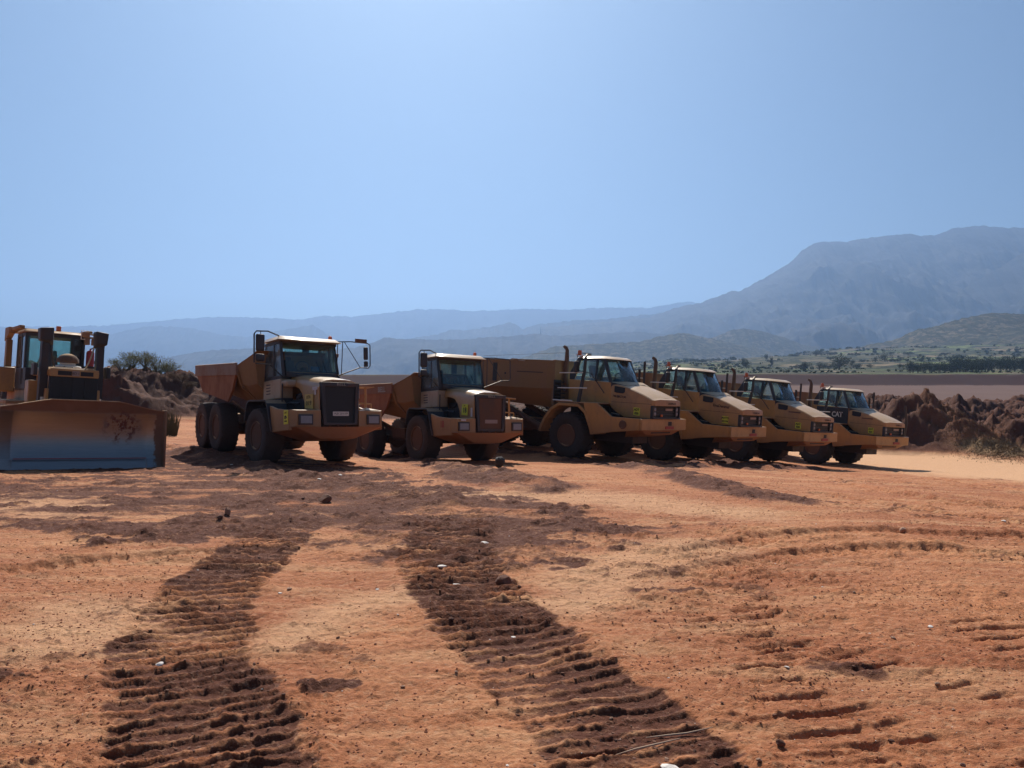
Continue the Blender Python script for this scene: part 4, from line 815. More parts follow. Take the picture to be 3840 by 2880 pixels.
    # rear frame
    fr=MB(); fr.box(-7.0,-1.5,-.4,.4,.85,1.3); fr.box(-6.2,-3.6,-.55,.55,.75,1.0)
    for x in (-4.2,-6.0): fr.tube([(x,-1.2,.87),(x,1.2,.87)],.18,10); fr.lathe([(.32,-.12),(.36,0),(.32,.12)],(x,0,.87),'x',14)
    for s in (-1,1): fr.tube([(-2.0,s*.7,1.0),(-4.2,s*.7,1.8)],.11,10)
    fr.build('rear_frame','muddy_metal',T,bevel=.01)
    if ejector:
        st=[(-8.2,1.60,3.52,1.60,2.5,.95,2.15),(-5,1.60,3.55,1.60,2.5,.95,1.95),(-2.6,1.60,3.58,1.60,2.5,.95,1.85),(-1.55,1.28,3.58,1.28,2.5,.85,1.80),(-1.15,1.15,3.58,1.15,2.52,.8,1.9)]
        bo=body_tub(st).build('dump_body','olive_body',T,smooth=20)
        hb=MB(); hb.box(-1.2,-1.08,-1.15,1.15,1.9,3.60); hb.build('headboard','olive_body',bo,bevel=.01)
        m=MB()
        m.hull([(-2.62,-1.615,3.12),(-2.62,-1.60,3.12),(-1.55,-1.30,3.12),(-1.55,-1.285,3.12),(-2.62,-1.615,3.09),(-1.55,-1.30,3.09)]); m.build('body_crease','dark_metal',bo)
        MB().hull([(-2.9,-1.66,3.60),(-2.3,-1.55,3.58),(-2.9,-1.40,3.60),(-2.3,-1.30,3.58),(-2.95,-1.66,3.56),(-2.3,-1.57,3.50)]).build('spill_plate','cream',bo)
        MB().box(-3.95,-3.72,-1.612,-1.60,2.70,3.42).build('body_slot','ink',bo)
        MB().lathe([(.04,0),(.04,-.02),(.001,-.02)],(-3.25,-1.60,3.02),'y',12).build('body_hole','ink',bo)
        q=MB()
        for x in (-6.8,-5.2): q.box(x-.05,x+.05,-1.64,-1.60,2.5,3.5)
        q.box(-8.2,-2.6,-1.64,-1.60,3.50,3.57); q.box(-8.2,-2.6,1.60,1.64,3.50,3.57); q.build('body_rib','olive_body',bo)
    else:
        st=[(-7.9,1.55,3.10,1.50,2.8,.95,2.55),(-6.6,1.57,3.12,1.50,2.5,.92,2.15),(-4,1.58,3.15,1.50,2.3,.90,1.95),(-2.3,1.58,3.18,1.48,2.2,.88,1.82),(-1.7,1.50,3.34,1.42,2.3,.85,1.85),(-1.3,1.38,3.46,1.3,2.4,.8,2.0)]
        bo=body_tub(st).build('dump_body','rust_body',T,smooth=20)
        MB().hull([(-1.32,-1.38,3.46),(-1.32,1.38,3.46),(-1.22,-1.36,3.50),(-1.22,1.36,3.50),(-1.32,-.8,2.0),(-1.32,.8,2.0),(-1.22,-.8,2.0),(-1.22,.8,2.0),(-1.32,-1.3,2.4),(-1.22,-1.3,2.4),(-1.32,1.3,2.4),(-1.22,1.3,2.4)]).build('headboard','rust_body',bo,bevel=.01)
        for s in (-1,1): 
            q=MB()
            for x in (-2.3,-3.6,-4.9,-6.2): q.hull([(x-.06,s*1.50,3.1),(x+.06,s*1.50,3.1),(x-.06,s*1.62,3.12),(x+.06,s*1.62,3.12),(x-.06,s*1.56,2.35),(x+.06,s*1.56,2.35),(x-.06,s*.98,2.0),(x+.06,s*.98,2.0)])
            q.tube([(-7.9,s*1.58,3.10),(-2.3,s*1.60,3.19)],.05,8); q.build('body_rib','rust_body',bo)
    for x in (-4.2,-6.0):
        for s in (-1,1): wheel_parts(.87,.65,s,24,False,'muddy_metal',T,x,s*1.31,.86,rimR=.40)
    for s in (-1,1): wheel_parts(.87,.65,s,24,False,'muddy_metal',T,0,s*1.31,.86,rimR=.40)
    return T
def cat_marks(T,l1,l2,side=None,extra=None,tilt=0):
    p=MB().prism([(2.36-tilt,2.02),(2.36-tilt*1.5,1.76),(2.62-tilt*1.5,1.74),(2.62-tilt,2.01)],-.862,-.855).build('number_sticker','sticker',T)
    text_mesh(l1,.11,'ink','lettering',p,face_side(2.49-tilt*1.2,-.8635,1.945),bold=.004); text_mesh(l2,.11,'ink','lettering',p,face_side(2.49-tilt*1.2,-.8635,1.82),bold=.004)
    if side: text_mesh(side[0],side[1],'ink','lettering',T,face_side(side[2],-.8560,side[3],rad(-3)),bold=.002,sx=.9)
# ------------------------------------------------------------------ bulldozer
def blade_mat():
    """scoured bare steel mouldboard, mud and paint along the top rim and the wing ends"""
    m,nt,b=newmat('blade_steel'); T=NT(nt); c=T.coord('Object'); sp=T.n('ShaderNodeSeparateXYZ'); T.l(c,sp.inputs[0]); z=sp.outputs[2]
    n=T.noise(c,2.2,5,.6,.4); n2=T.noise(c,7,5,.7); st=T.noise(c,4,5,.65,0,(1,.35,7)); fine=T.noise(c,30,4,.6,0,(1,.2,4))
    top=T.ramp(T.math('ADD',z,T.math('MULTIPLY',T.math('SUBTRACT',n,.5),.08)),1.47,1.53)
    edge=T.ramp(T.math('ADD',sp.outputs[1],T.math('MULTIPLY',T.math('SUBTRACT',n2,.5),.30)),1.76,1.80)
    msk=T.n('ShaderNodeVectorMath',operation='DISTANCE'); T.l(c,msk.inputs[0]); msk.inputs[1].default_value=(1.8,.95,1.15)
    spots=T.math('MULTIPLY',T.ramp(n2,.50,.56),T.math('SUBTRACT',1.0,T.ramp(msk.outputs['Value'],.25,.6)))
    cover=T.math('MAXIMUM',T.math('MAXIMUM',top,edge),spots)
    dirt=T.mix(n,(.15,.075,.045),(.26,.14,.085)); dirt=T.mix(spots,dirt,(.13,.04,.03))
    steel=T.mix(T.math('ADD',T.math('MULTIPLY',st,.6),T.math('MULTIPLY',fine,.4)),(.20,.19,.19),(.36,.35,.35))
    T.l(T.mix(cover,steel,dirt),b.inputs['Base Color']); T.l(T.math('SUBTRACT',1.0,cover),b.inputs['Metallic'])
    T.l(T.math('ADD',T.math('MULTIPLY',cover,.4),T.math('ADD',.27,T.math('MULTIPLY',st,.12))),b.inputs['Roughness']); T.bump(b,T.math('ADD',T.math('MULTIPLY',n2,.5),fine),.002,.35); MATS['blade_steel']=m
blade_mat()
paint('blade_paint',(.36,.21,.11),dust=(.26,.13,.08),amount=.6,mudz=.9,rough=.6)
def bulldozer(pose):
    T=empty('bulldozer',pose_matrix(pose)); P='yellow'
    # blade: curved mouldboard, wings turned forward
    def prof(z): # forward offset of the mouldboard at height z
        u=z/1.8; return .286*(1-u)**2-.40*u*(1-u)+.30*u*u
    zs=[.28+.04*0]+[.28+i*(1.80-.28)/14 for i in range(1,15)]
    ys=[-1.93,-1.84,-1.62,-1.58]+[-1.4+i*.2 for i in range(15)]+[1.58,1.62,1.84,1.93]
    def top(y):
        a=abs(y); return 1.80 if a<.84 else (1.80-(a-.84)/(1.60-.84)*.17 if a<1.60 else 1.63-(a-1.60)*.16)
    def fx(y): a=abs(y); return 1.72+max(0,a-1.58)*.50
    v=[];f=[];m=len(zs)
    for off in (0,-.07):
        for y in ys:
            for z in zs:
                zz=.28+(z-.28)*(top(y)-.28)/1.52; v.append((fx(y)+prof(zz)+off,y,zz))
    ny=len(ys)
    for i in range(ny-1):
        for k in range(m-1):
            a=i*m+k;q=(a,a+m,a+m+1,a+1); f.append(q); f.append(tuple(j+ny*m for j in q[::-1]))
        for k in (0,m-1): a=i*m+k; f.append((a,a+m,a+m+ny*m,a+ny*m))
    for i in (0,ny-1):
        for k in range(m-1): a=i*m+k; f.append((a,a+1,a+1+ny*m,a+ny*m))
    bl=MB().add(v,f).build('blade','blade_steel',T,smooth=50)
    ce=MB(); ce.hull([(1.72+prof(.28)+.02,y,z) for y in (-1.58,1.58) for z in (.28,)]+[(1.72+prof(.28)-.03,y,.28) for y in (-1.58,1.58)]+[(1.98+.02,y,0) for y in (-1.58,1.58)]+[(1.95,y,0) for y in (-1.58,1.58)]); 
    for s in (-1,1): ce.hull([(fx(y*s)+prof(.28)+d,s*y,.28) for y in (1.585,1.95) for d in (.02,-.03)]+[(fx(y*s)+.29+d,s*y,.01) for y in (1.585,1.95) for d in (.01,-.03)])
    ce.build('cutting_edge','blade_steel',bl)
    rl=MB(); rl.box(1.97,2.005,-1.56,1.56,.283,.302); rl.build('edge_seam','redpaint',bl)
    for s in (-1,1):
        e=MB(); e.hull([(fx(1.93)+prof(z)+d,s*y,z) for z,d in ((.02,.14),(.02,-.2),(.9,.02),(1.62,.12),(1.62,-.18),(.9,-.2)) for y in (1.93,1.98)]); e.build('end_plate','blade_paint',bl,bevel=.01)
        MB().hull([(1.55,s*1.35,.4),(1.55,s*1.5,.4),(1.55,s*1.35,.7),(1.55,s*1.5,.7)]+[(.2,s*1.5,.5),(.2,s*1.65,.7)]).build('push_arm','muddy_metal',T)
    cap=MB(); cap.loft([[(fx(y)+prof(top(y))+.03,y,top(y)),(fx(y)+prof(top(y))-.11,y,top(y)),(fx(y)+prof(top(y))-.11,y,top(y)+.025),(fx(y)+prof(top(y))+.03,y,top(y)+.025)] for y in ys]); cap.build('blade_lip','blade_paint',bl)
    MB().box(1.62,1.70,-1.2,1.2,.4,1.6).build('blade_back','muddy_metal',bl)
    # lift cylinder towers
    for s in (-1,1):
        w=MB(); w.hull([(x,s*y,z) for x in (-.08,.18) for y,z in ((.58,1.0),(.80,1.0),(.60,3.45),(.78,3.45))]); w.build('lift_cylinder','dark_metal',T,bevel=.03)
        c=MB(); c.hull([(-.12,s*.55,3.42),(.24,s*.55,3.42),(-.12,s*.84,3.42),(.24,s*.84,3.42),(-.14,s*.53,3.80),(.26,s*.53,3.80),(-.14,s*.86,3.76),(.26,s*.86,3.76),(.12,s*.50,3.3),(.12,s*.60,3.3)]); c.build('cylinder_cap','dark_metal',T,bevel=.03)
        MB().box(-.14,.26,s*.86,s*.96,2.45,2.78).build('cylinder_bracket','dark_metal',T,bevel=.02)
        MB().tube([(.06,s*.69,1.0),(.9,s*.72,.9)],.05,10).build('cylinder_rod','chrome',T)
        MB().box(.16,.24,s*.62,s*.76,1.70,1.86).build('valve_block','chrome',T)
    a=MB().tube([(.0,.55,3.70),(.0,.36,3.70)],.025,6); a.box(-.06,.10,.22,.40,3.62,3.76); a.build('work_lamp','blade_paint',T,bevel=.01)
    m=MB(); m.tube([(.0,.30,3.55),(.0,.20,3.55),(.0,.20,3.79),(.0,.4,3.79)],.015,5); m.build('lamp_guard','white_metal',T)
    # engine, hood, grille
    g=MB(); g.box(.30,.46,-.60,.60,.9,2.45); go=g.build('grille','grille_mesh',T,bevel=.02)
    g=MB(); 
    for k in range(14): g.box(.46,.485,-.55,.55,1.0+k*.098,1.03+k*.098)
    for y in (-.30,-.02,.28): g.box(.46,.49,y-.02,y+.02,1.0,2.4)
    g.build('grille_bars','grille_mesh',go)
    h=MB(); h.box(-1.9,.46,-.62,.62,2.46,2.62); h.hull([(-1.9,-.62,2.62),(-1.9,.62,2.62),(.44,-.62,2.62),(.44,.62,2.62),(-1.9,-.5,2.72),(-1.9,.5,2.72),(.36,-.5,2.70),(.36,.5,2.70)]); h.box(-1.9,.30,-.52,.52,1.1,2.46); h.build('hood',P,T,bevel=.02)
    f_=MB(); f_.box(.46,.50,-.60,.60,2.44,2.66); fo=f_.build('nose_band',P,T,bevel=.01)
    MB().box(.502,.508,-.42,-.08,2.48,2.60).build('nose_slot','ink',fo); MB().box(.502,.508,.14,.46,2.48,2.60).build('nose_slot','ink',fo)
    p=MB().box(.503,.512,-.07,.11,2.47,2.61).build('number_plate','plate_blank',fo); text_mesh('BD 1',.09,'ink','lettering',p,face_front(.5135,.02,2.54))
    sh=MB()
    for s in (-1,1): sh.hull([(.44,s*.60,2.1),(.44,s*.66,2.1),(.40,s*.60,1.0),(.40,s*.72,1.0),(-.3,s*.60,2.1),(-.3,s*.66,2.1),(-.3,s*.60,1.0),(-.3,s*.72,1.0)])
    sh.build('side_guard',P,T,bevel=.01)
    b=MB(); b.lathe([(.34,0),(.36,.03),(.34,.06),(.20,.08),(.20,.14)],(-.75,.05,2.72),'z',28); b.build('precleaner_base','white_metal',T)
    b=MB(); b.lathe([(.20,.0),(.29,.02),(.28,.12),(.20,.22),(.08,.27),(.001,.28)],(-.75,.05,2.86),'z',28); b.build('precleaner','muddy_metal',T)
    b=MB(); b.tube([(-1.2,-.35,2.7),(-1.2,-.35,3.35),(-1.3,-.35,3.5)],.09,12); b.build('exhaust_stack','dark_metal',T)
    for s in (-1,1):
        q=MB(); q.tube([Vector((.0,s*(.56-.0*t),3.4-.0)).lerp(Vector((-.35,s*.1,2.74)),t)+Vector((0,0,-.55*sin(pi*t)**.8*(1-.5*t))) for t in [k/12 for k in range(13)]],.022,7); q.build('hose','dark_metal' if s<0 else 'ghost_white',T)
    # cab with posts and glass
    C=MB(); x0,x1,W=-3.55,-1.95,.80
    C.box(x0,x1,-W,W,2.0,2.70)
    for s in (-1,1):
        for x,y,r in ((x1-.06,.40,.05),(x1-.35,W-.06,.06),(-2.75,W-.03,.045),(x0+.06,W-.05,.06)): C.box(x-r,x+r,s*(y)-r,s*(y)+r,2.7,3.74)
    C.hull([(x0,-W,3.66),(x0,W,3.66),(x1-.3,-W,3.66),(x1-.3,W,3.66),(x1,-.45,3.66),(x1,.45,3.66),(x0,-W,3.76),(x0,W,3.76),(x1-.3,-W,3.76),(x1-.3,W,3.76),(x1,-.45,3.76),(x1,.45,3.76)])
    cab=C.build('cab','black_plastic',T,bevel=.012)
    MB().hull([(x0,-.86,3.77),(x0,.86,3.77),(x1-.2,-.88,3.77),(x1-.2,.88,3.77),(x1+.12,-.5,3.77),(x1+.12,.5,3.77),(x0,-.8,3.86),(x0,.8,3.86),(x1-.25,-.8,3.86),(x1-.25,.8,3.86),(x1,-.45,3.84),(x1,.45,3.84)]).build('roof','blade_paint',cab,bevel=.02)
    w=MB(); pane(w,[(x1,-.38,2.72),(x1,.38,2.72),(x1,.38,3.65),(x1,-.38,3.65)]); w.build('windshield','glass',cab)
    for s in (-1,1):
        w=MB(); pane(w,[(x1-.03,s*.44,2.1),(x1-.32,s*.78,2.1),(x1-.32,s*.78,3.65),(x1-.03,s*.44,3.65)]); w.build('corner_window','glass',cab)
        w=MB(); pane(w,[(x1-.4,s*W,2.2),(-2.7,s*W,2.2),(-2.7,s*W,3.65),(x1-.4,s*W,3.65)]); w.build('side_window','glass_side',cab)
        w=MB(); pane(w,[(-2.8,s*W,2.72),(x0+.12,s*W,2.72),(x0+.12,s*W,3.65),(-2.8,s*W,3.65)]); w.build('side_window','glass_side',cab)
    w=MB(); pane(w,[(x0,-.68,2.72),(x0,.68,2.72),(x0,.68,3.65),(x0,-.68,3.65)]); w.build('rear_window','glass',cab)
    s_=MB(); s_.box(-2.95,-2.5,-.25,.25,2.5,2.7); s_.hull([(-3.0,-.23,2.6),(-2.88,-.23,2.6),(-3.0,.23,2.6),(-2.88,.23,2.6),(-3.1,-.18,3.3),(-3.0,-.18,3.3),(-3.1,.18,3.3),(-3.0,.18,3.3)]); s_.build('seat','seat',cab,bevel=.03)
    # roll-over frame behind
    R=MB()
    for s in (-1,1):
        R.hull([(-4.35,s*.86,2.0),(-3.95,s*.86,2.0),(-4.35,s*1.02,2.0),(-3.95,s*1.02,2.0),(-4.28,s*.86,3.6),(-4.02,s*.86,3.6),(-4.28,s*1.02,3.6),(-4.02,s*1.02,3.6)])
        R.hull([(-4.5,s*.86,3.55),(-3.7,s*.86,3.78),(-4.5,s*1.02,3.55),(-3.7,s*1.02,3.78),(-4.5,s*.86,3.98),(-3.7,s*.86,3.98),(-4.5,s*1.02,3.98),(-3.7,s*1.02,3.98)])
    R.box(-4.45,-3.6,-1.0,1.0,3.82,3.97); R.box(-3.7,-2.2,-.98,-.84,3.86,3.96); R.box(-3.7,-2.2,.84,.98,3.86,3.96); R.build('roll_over_frame','olive_body',T,bevel=.02)
    m=MB(); 
    for y in (.75,.98): m.box(-2.35,-2.15,y,y+.16,3.52,3.72)
    m.box(-2.3,-2.18,.60,1.15,3.72,3.78); m.build('work_lamp','blade_paint',T,bevel=.015)
    MB().box(-2.30,-2.16,-.02,.10,3.86,4.02).build('beacon','orange_lens',T,bevel=.01)
    e=MB(); e.lathe([(.10,0),(.115,.02),(.115,.42),(.09,.48),(.03,.51),(.03,.56)],(-2.25,.96,2.85),'z',18); eo=e.build('fire_extinguisher','red',T)
    MB().tube([(-2.25,.96,3.40),(-2.20,1.06,3.46),(-2.18,1.14,3.36),(-2.2,1.12,3.1),(-2.22,1.05,2.92)],.018,7).build('hose','ink',eo)
    MB().box(-2.55,-2.0,.80,1.12,2.78,2.85).build('shelf','dark_metal',T)
    # fenders, tanks, ladder
    t=MB(); t.box(-5.0,-3.6,-1.25,-.8,1.95,2.72); t.build('fuel_tank',P,T,bevel=.04)
    t=MB(); t.box(-3.5,-1.2,-1.35,-.8,1.62,1.72); t.box(-3.5,-1.2,.8,1.35,1.62,1.72); t.build('fender','blade_paint',T,bevel=.02)
    t=MB(); t.box(-1.15,-.62,-.92,-.64,1.2,2.32); t.build('side_cover',P,T,bevel=.03)
    t=MB(); t.box(-5.0,-3.6,.8,1.3,1.95,2.72); t.box(-4.9,-1.9,-.8,.8,1.1,2.1); t.build('rear_body','blade_paint',T,bevel=.03)
    # tracks
    for s in (-1,1):
        loop=[]; r=.50
        for k in range(13): a=pi/2-pi*k/12; loop.append((.55+r*cos(a),.52+r*sin(a)))
        for k in range(13): a=-pi/2-pi*k/12; loop.append((-3.35+r*cos(a),.52+r*sin(a)))
        loop.append((-2.6,1.35)); loop.append(loop[0])
        tk=MB(); pts=[]; 
        for (a,b_),(c,d) in zip(loop[:-1],loop[1:]):
            n=max(1,int(math.hypot(c-a,d-b_)/.22))
            for k in range(n): pts.append((a+(c-a)*k/n,b_+(d-b_)*k/n,math.atan2(d-b_,c-a)))
        for x,z,a in pts:
            M_=Matrix.Translation((x,s*1.08,z))@Matrix.Rotation(-a,4,'Y'); q=MB().box(-.10,.10,-.30,.30,-.02,.03); q.box(-.10,-.075,-.30,.30,.03,.09); q.xf(M_); tk.add(q.v,q.f)
        to=tk.build('track','muddy_metal',T,smooth=0)
        w=MB()
        for x in (.55,-3.35): w.lathe([(.40,-.12),(.42,-.08),(.42,.08),(.40,.12)],(x,s*1.08,.52),'y',24)
        for k in range(7): w.lathe([(.17,-.14),(.19,-.1),(.19,.1),(.17,.14)],(-.1-k*.46,s*1.08,.26),'y',16)
        w.box(-3.0,.3,s*1.0,s*1.2,.3,.75); w.build('track_roller','muddy_metal',to)
    m=MB(); m.box(-3.6,.4,-.5,.5,.45,1.2); m.build('chassis','dark_metal',T)
    return T
# ------------------------------------------------------------------ machines in the yard
dz=bulldozer(POSES['Z']); tag(dz,'large bulldozer on the left with a wide scoured steel blade lowered to the ground','bulldozer')
G='articulated dump trucks parked in a row'
VA=dict(id='19',grille='grille_mesh',plate='white_metal',plate_text='ALB 2310 FP',mirrors=True,step=True,paper=True,body='olive_body',rail='rail_paint')
ta=bell_truck(POSES['A'],POSES['Ar'],VA); tag(ta,'blunt nosed dump truck marked 019 with long mirror arms, nearest the bulldozer','dump truck',G)
rB=pose_matrix(POSES['B'])@Matrix.Translation((-4.15,0,0)); q=rB.to_translation(); pB=POSES['B']
VB=dict(id='18',grille='muddy_metal',plate='plate_blank',plate_text='',mirrors=False,step=False,paper=False,body='olive_body',rail='rust_body')
tb=bell_truck(pB,(q.x,q.y,q.z,pB[3]-1,1.5,-1.0),VB); tag(tb,'blunt nosed dump truck with a yellow number 18 sticker, beside the one marked 019','dump truck',G)
tc=cat_truck(POSES['C'],True); tag(tc,'long nosed dump truck with a tall straight sided tan box body, beside truck 18','dump truck',G)
td=cat_truck(POSES['D'],False)
te=copy_tree(td); te.matrix_world=pose_matrix(POSES['E']); tf=copy_tree(td); tf.matrix_world=pose_matrix(POSES['F'])
tag(td,'long nosed dump truck with dark lettering on its hood side and a rusty tub body','dump truck',G)
tag(te,'long nosed dump truck second from the right, plain bar on its hood side','dump truck',G)
tag(tf,'rightmost dump truck of the row, white letters on its dark door','dump truck',G)
cat_marks(tc,'ADT','026',('740 EJECTOR',.11,1.72,2.36)); cat_marks(td,'AHTD','021N',('EmaDersmal',.15,2.30,2.38),tilt=-.02)
cat_marks(te,'ADT','028'); cat_marks(tf,'ADT','024')
MB().lathe([(.15,0),(.15,-.02),(.10,-.03),(.10,-.015),(.001,-.015)],(2.38,-1.478,1.42),'y',20).build('skirt_ring','muddy_metal',tc)
for t_ in (te,tf): MB().box(2.0,2.55,-.8575,-.852,2.40,2.455).build('hood_strip','muddy_metal',t_)
q=MB().box(-.4,1.30,-.862,-.852,2.1,2.84).build('door_panel','black_plastic',tf); text_mesh('CAT',.34,'white_metal','lettering',q,face_side(.72,-.865,2.50),bold=.01,sx=.85)
MB().tube([(2.95,1.25,1.67),(3.0,1.25,2.3),(2.9,1.22,3.15)],.055,8).build('guard_post','dark_metal',tf)
MB().tube([(-1.02,-.62,3.9),(-6,-.2,3.75)],.006,4).build('aerial','ink',tc)
# ------------------------------------------------------------------ stones and clods
def rock_mesh(seed,flat=.6,sub=2,mat='stone'):
    r=np.random.default_rng(seed); bm=bmesh.new(); bmesh.ops.create_icosphere(bm,subdivisions=sub,radius=1)
    pl=[(lambda n:(n/np.linalg.norm(n),.55+.35*r.random()))(r.normal(size=3)) for _ in range(9)]
    for v in bm.verts:
        p=np.array(v.co)
        for n,d in pl:
            t=p@n
            if t>d: p=p-n*(t-d)*.95
        p=p*(1+.12*r.normal()*.5); v.co=(p[0],p[1]*.8,p[2]*flat)
    me=bpy.data.meshes.new('rock'); bm.to_mesh(me); bm.free(); me.materials.append(MATS[mat]); return me
plain('stone',(.38,.22,.14),.85,0,.25,3,.01); plain('pale_stone',(.78,.70,.62),.8,0,.12,4,.006); plain('clod',(.17,.075,.045),.95,0,.35,6,.02); plain('earth_rock',(.40,.20,.12),.9,0,.3,5,.02)
plain('ground_crumb',(.36,.135,.065),.9,0,.35,5); plain('dead_wood',(.45,.31,.21),.85,0,.2,12)
RM_={}
def rock(name,mat,seed,px,py,wpx,flat,label,cat,group=None,hfac=None,rz=None,sink=.35):
    key=(mat,seed,flat)
    if key not in RM_: RM_[key]=rock_mesh(seed,flat,2,mat)
    x,y=px2g(px,py); s=wpx/2.1602*y/760/2*(.6 if name=='clod' and wpx<40 else 1)
    o=bpy.data.objects.new(name,RM_[key]); col.objects.link(o); o.location=(x,y,gz(x,y)+s*flat*(1-sink)); o.scale=(s,s,s*(hfac or 1)); o.rotation_euler=(random.uniform(-.15,.15),random.uniform(-.15,.15),random.random()*6 if rz is None else rz)
    return tag(o,label,cat,group)
rock('clod','clod',1,1088,1262,42,.75,'largest dark clod lying right of the second track print','clod')
rock('clod','clod',2,1122,1268,18,.8,'small dark clod just right of the largest clod','clod')
rock('clod','earth_rock',3,492,1122,22,1.3,'upright reddish lump of earth above the left track print','clod',hfac=1.4,sink=.1)
rock('clod','clod',4,474,1128,26,.7,'dark flat clod leaning against the upright reddish lump','clod')
rock('rock','black_rock',5,1078,1012,30,1.0,'black rock under the front corner of truck 18','rock',sink=.15)
rock('rock','pale_stone',6,1448,1648,44,.35,'flat pale slab at the bottom edge of the photo','rock')
rock('clod','clod',7,1685,1605,38,.8,'dark lumpy clod near the bottom right of centre','clod')
rock('rock','stone',8,1950,1146+0,20,.7,'grey stone on open dirt right of the row','rock')
spots=[(1155,1648,9),(1640,1640,16),(2025,1478,14),(1235,1660,10),(1440,1620,12),(1930,1385,13),(1760,1290,10),(1735,1398,10),(2080,1650,14),(625,1273,14),(1845,1285,9),(2060,1530,10),(1320,1540,11),(985,1455,10),(870,1480,12)]
for i,(a,b,w) in enumerate(spots): rock('stone','stone',20+i%5,a,b,w,.6,'small tan stone lying alone on the pale dirt','stone','tan stones scattered over the dirt')
pale=[(955,1225,26),(1048,1172,24),(985,1262,20),(970,1240,12),(605,1282,12),(345,1440,20),(425,1430,10),(815,1275,10),(1110,1372,16),(1700,1440,12),(2010,1362,14),(2168,1130,13),(735,1040,10),(690,1045,12),(500,1010,8),(870,1155,10)]
for i,(a,b,w) in enumerate(pale): rock('stone','pale_stone',30+i%4,a,b,w,.35,'whitish flat stone chip catching the sun on the dirt','stone','whitish stone chips in the sun')
clods=[(702,1085,40),(655,1080,18),(1330,1135,14),(560,1205,16),(610,1215,14),(585,1225,12),(905,1258,14),(935,1335,20),(975,1342,24),(1000,1400,18),(1055,1425,16),(1415,1340,14),(1490,1385,12),(1225,1320,12),(730,1375,16),(1800,1068,12),(1255,1165,10),(1930,1270,12),(1500,1610,18),(1460,1640,12),(260,1500,12),(545,1450,14),(700,1350,10),(1925,1600,24),(1560,1520,16),(1330,1585,20),(1100,1505,14),(60,1205,10),(230,1190,12),(1590,1400,12)]
for i,(a,b,w) in enumerate(clods): rock('clod','clod',40+i%6,a,b,w,.5,'dark brown clod of turned earth on the dirt','clod','dark clods of turned earth')
def scatter(name,n,mat,label,yr,xr,smin,smax,dens,flat,seed):
    r=np.random.default_rng(seed); V=[];Fs=[]; base=[]
    for k in range(6):
        bm=bmesh.new(); bmesh.ops.create_icosphere(bm,subdivisions=1,radius=1); 
        v=np.array([x.co[:] for x in bm.verts])*(.75+.5*r.random((len(bm.verts),1))); f=np.array([[q.index for q in p.verts] for p in bm.faces]); bm.free(); base.append((v*[1,.75,flat],f))
    y=yr[0]*(yr[1]/yr[0])**r.random(n*4); x=y*(xr[0]+(xr[1]-xr[0])*r.random(n*4)); d=dens(x,y); keep=r.random(n*4)<d; x=x[keep][:n];y=y[keep][:n]
    z=ground_z(x,y); o=0
    for i in range(len(x)):
        v,f=base[i%6]; s=(smin+(smax-smin)*r.random()**3)*(1+.03*y[i]); a=r.random()*6.28; c,sn=cos(a),sin(a)
        w=v*s; w=np.stack([w[:,0]*c-w[:,1]*sn+x[i],w[:,0]*sn+w[:,1]*c+y[i],w[:,2]+z[i]+s*flat*.25],1); V.append(w);Fs.append(f+o);o+=len(v)
    me=bpy.data.meshes.new(name); me.from_pydata(np.concatenate(V).tolist(),[],np.concatenate(Fs).tolist()); me.materials.append(MATS[mat]); ob=bpy.data.objects.new(name,me); col.objects.link(ob); tag(ob,label,'gravel' if 'gravel' in name else 'soil crumbs',kind='stuff')
scatter('gravel',22000,'ground_crumb','small crumbs and gravel strewn over the orange dirt',(2.9,24),(-.75,.75),.002,.010,lambda x,y:(.25+.75*sm(-.2,.3,fbm(x*.6,y*.6,3,501)))*(surface(x,y)[1]<.4),.6,3)
scatter('pale_gravel',260,'pale_stone','tiny whitish chips strewn over the dirt',(2.9,22),(-.75,.75),.003,.010,lambda x,y:.3+.7*(fbm(x*.6,y*.6,3,511)>.1),.4,4)
def dchurn(x,y): return np.clip(surface(x,y)[1]*1.1-.05,0,1)
scatter('soil_crumbs',5200,'clod','dark crumbs of churned soil along the track prints',(2.9,20),(-.75,.75),.004,.014,dchurn,.38,5)
for (a,b,c,d) in ((1395,1583,1540,1565),(1330,1610,1470,1592)):
    p=px2g(a,b);q=px2g(c,d); m=[(p[0]+(q[0]-p[0])*t,p[1]+(q[1]-p[1])*t) for t in (0,.3,.6,1)]
    o=MB().tube([(x,y,gz(x,y)+.012) for x,y in m],[.002,.005,.005,.002],6).build('stick','dead_wood')
    tag(o,'pale dry stick lying along a groove, '+('farther of two' if b<1600 else 'nearer of two'),'stick','pale sticks on the ground')
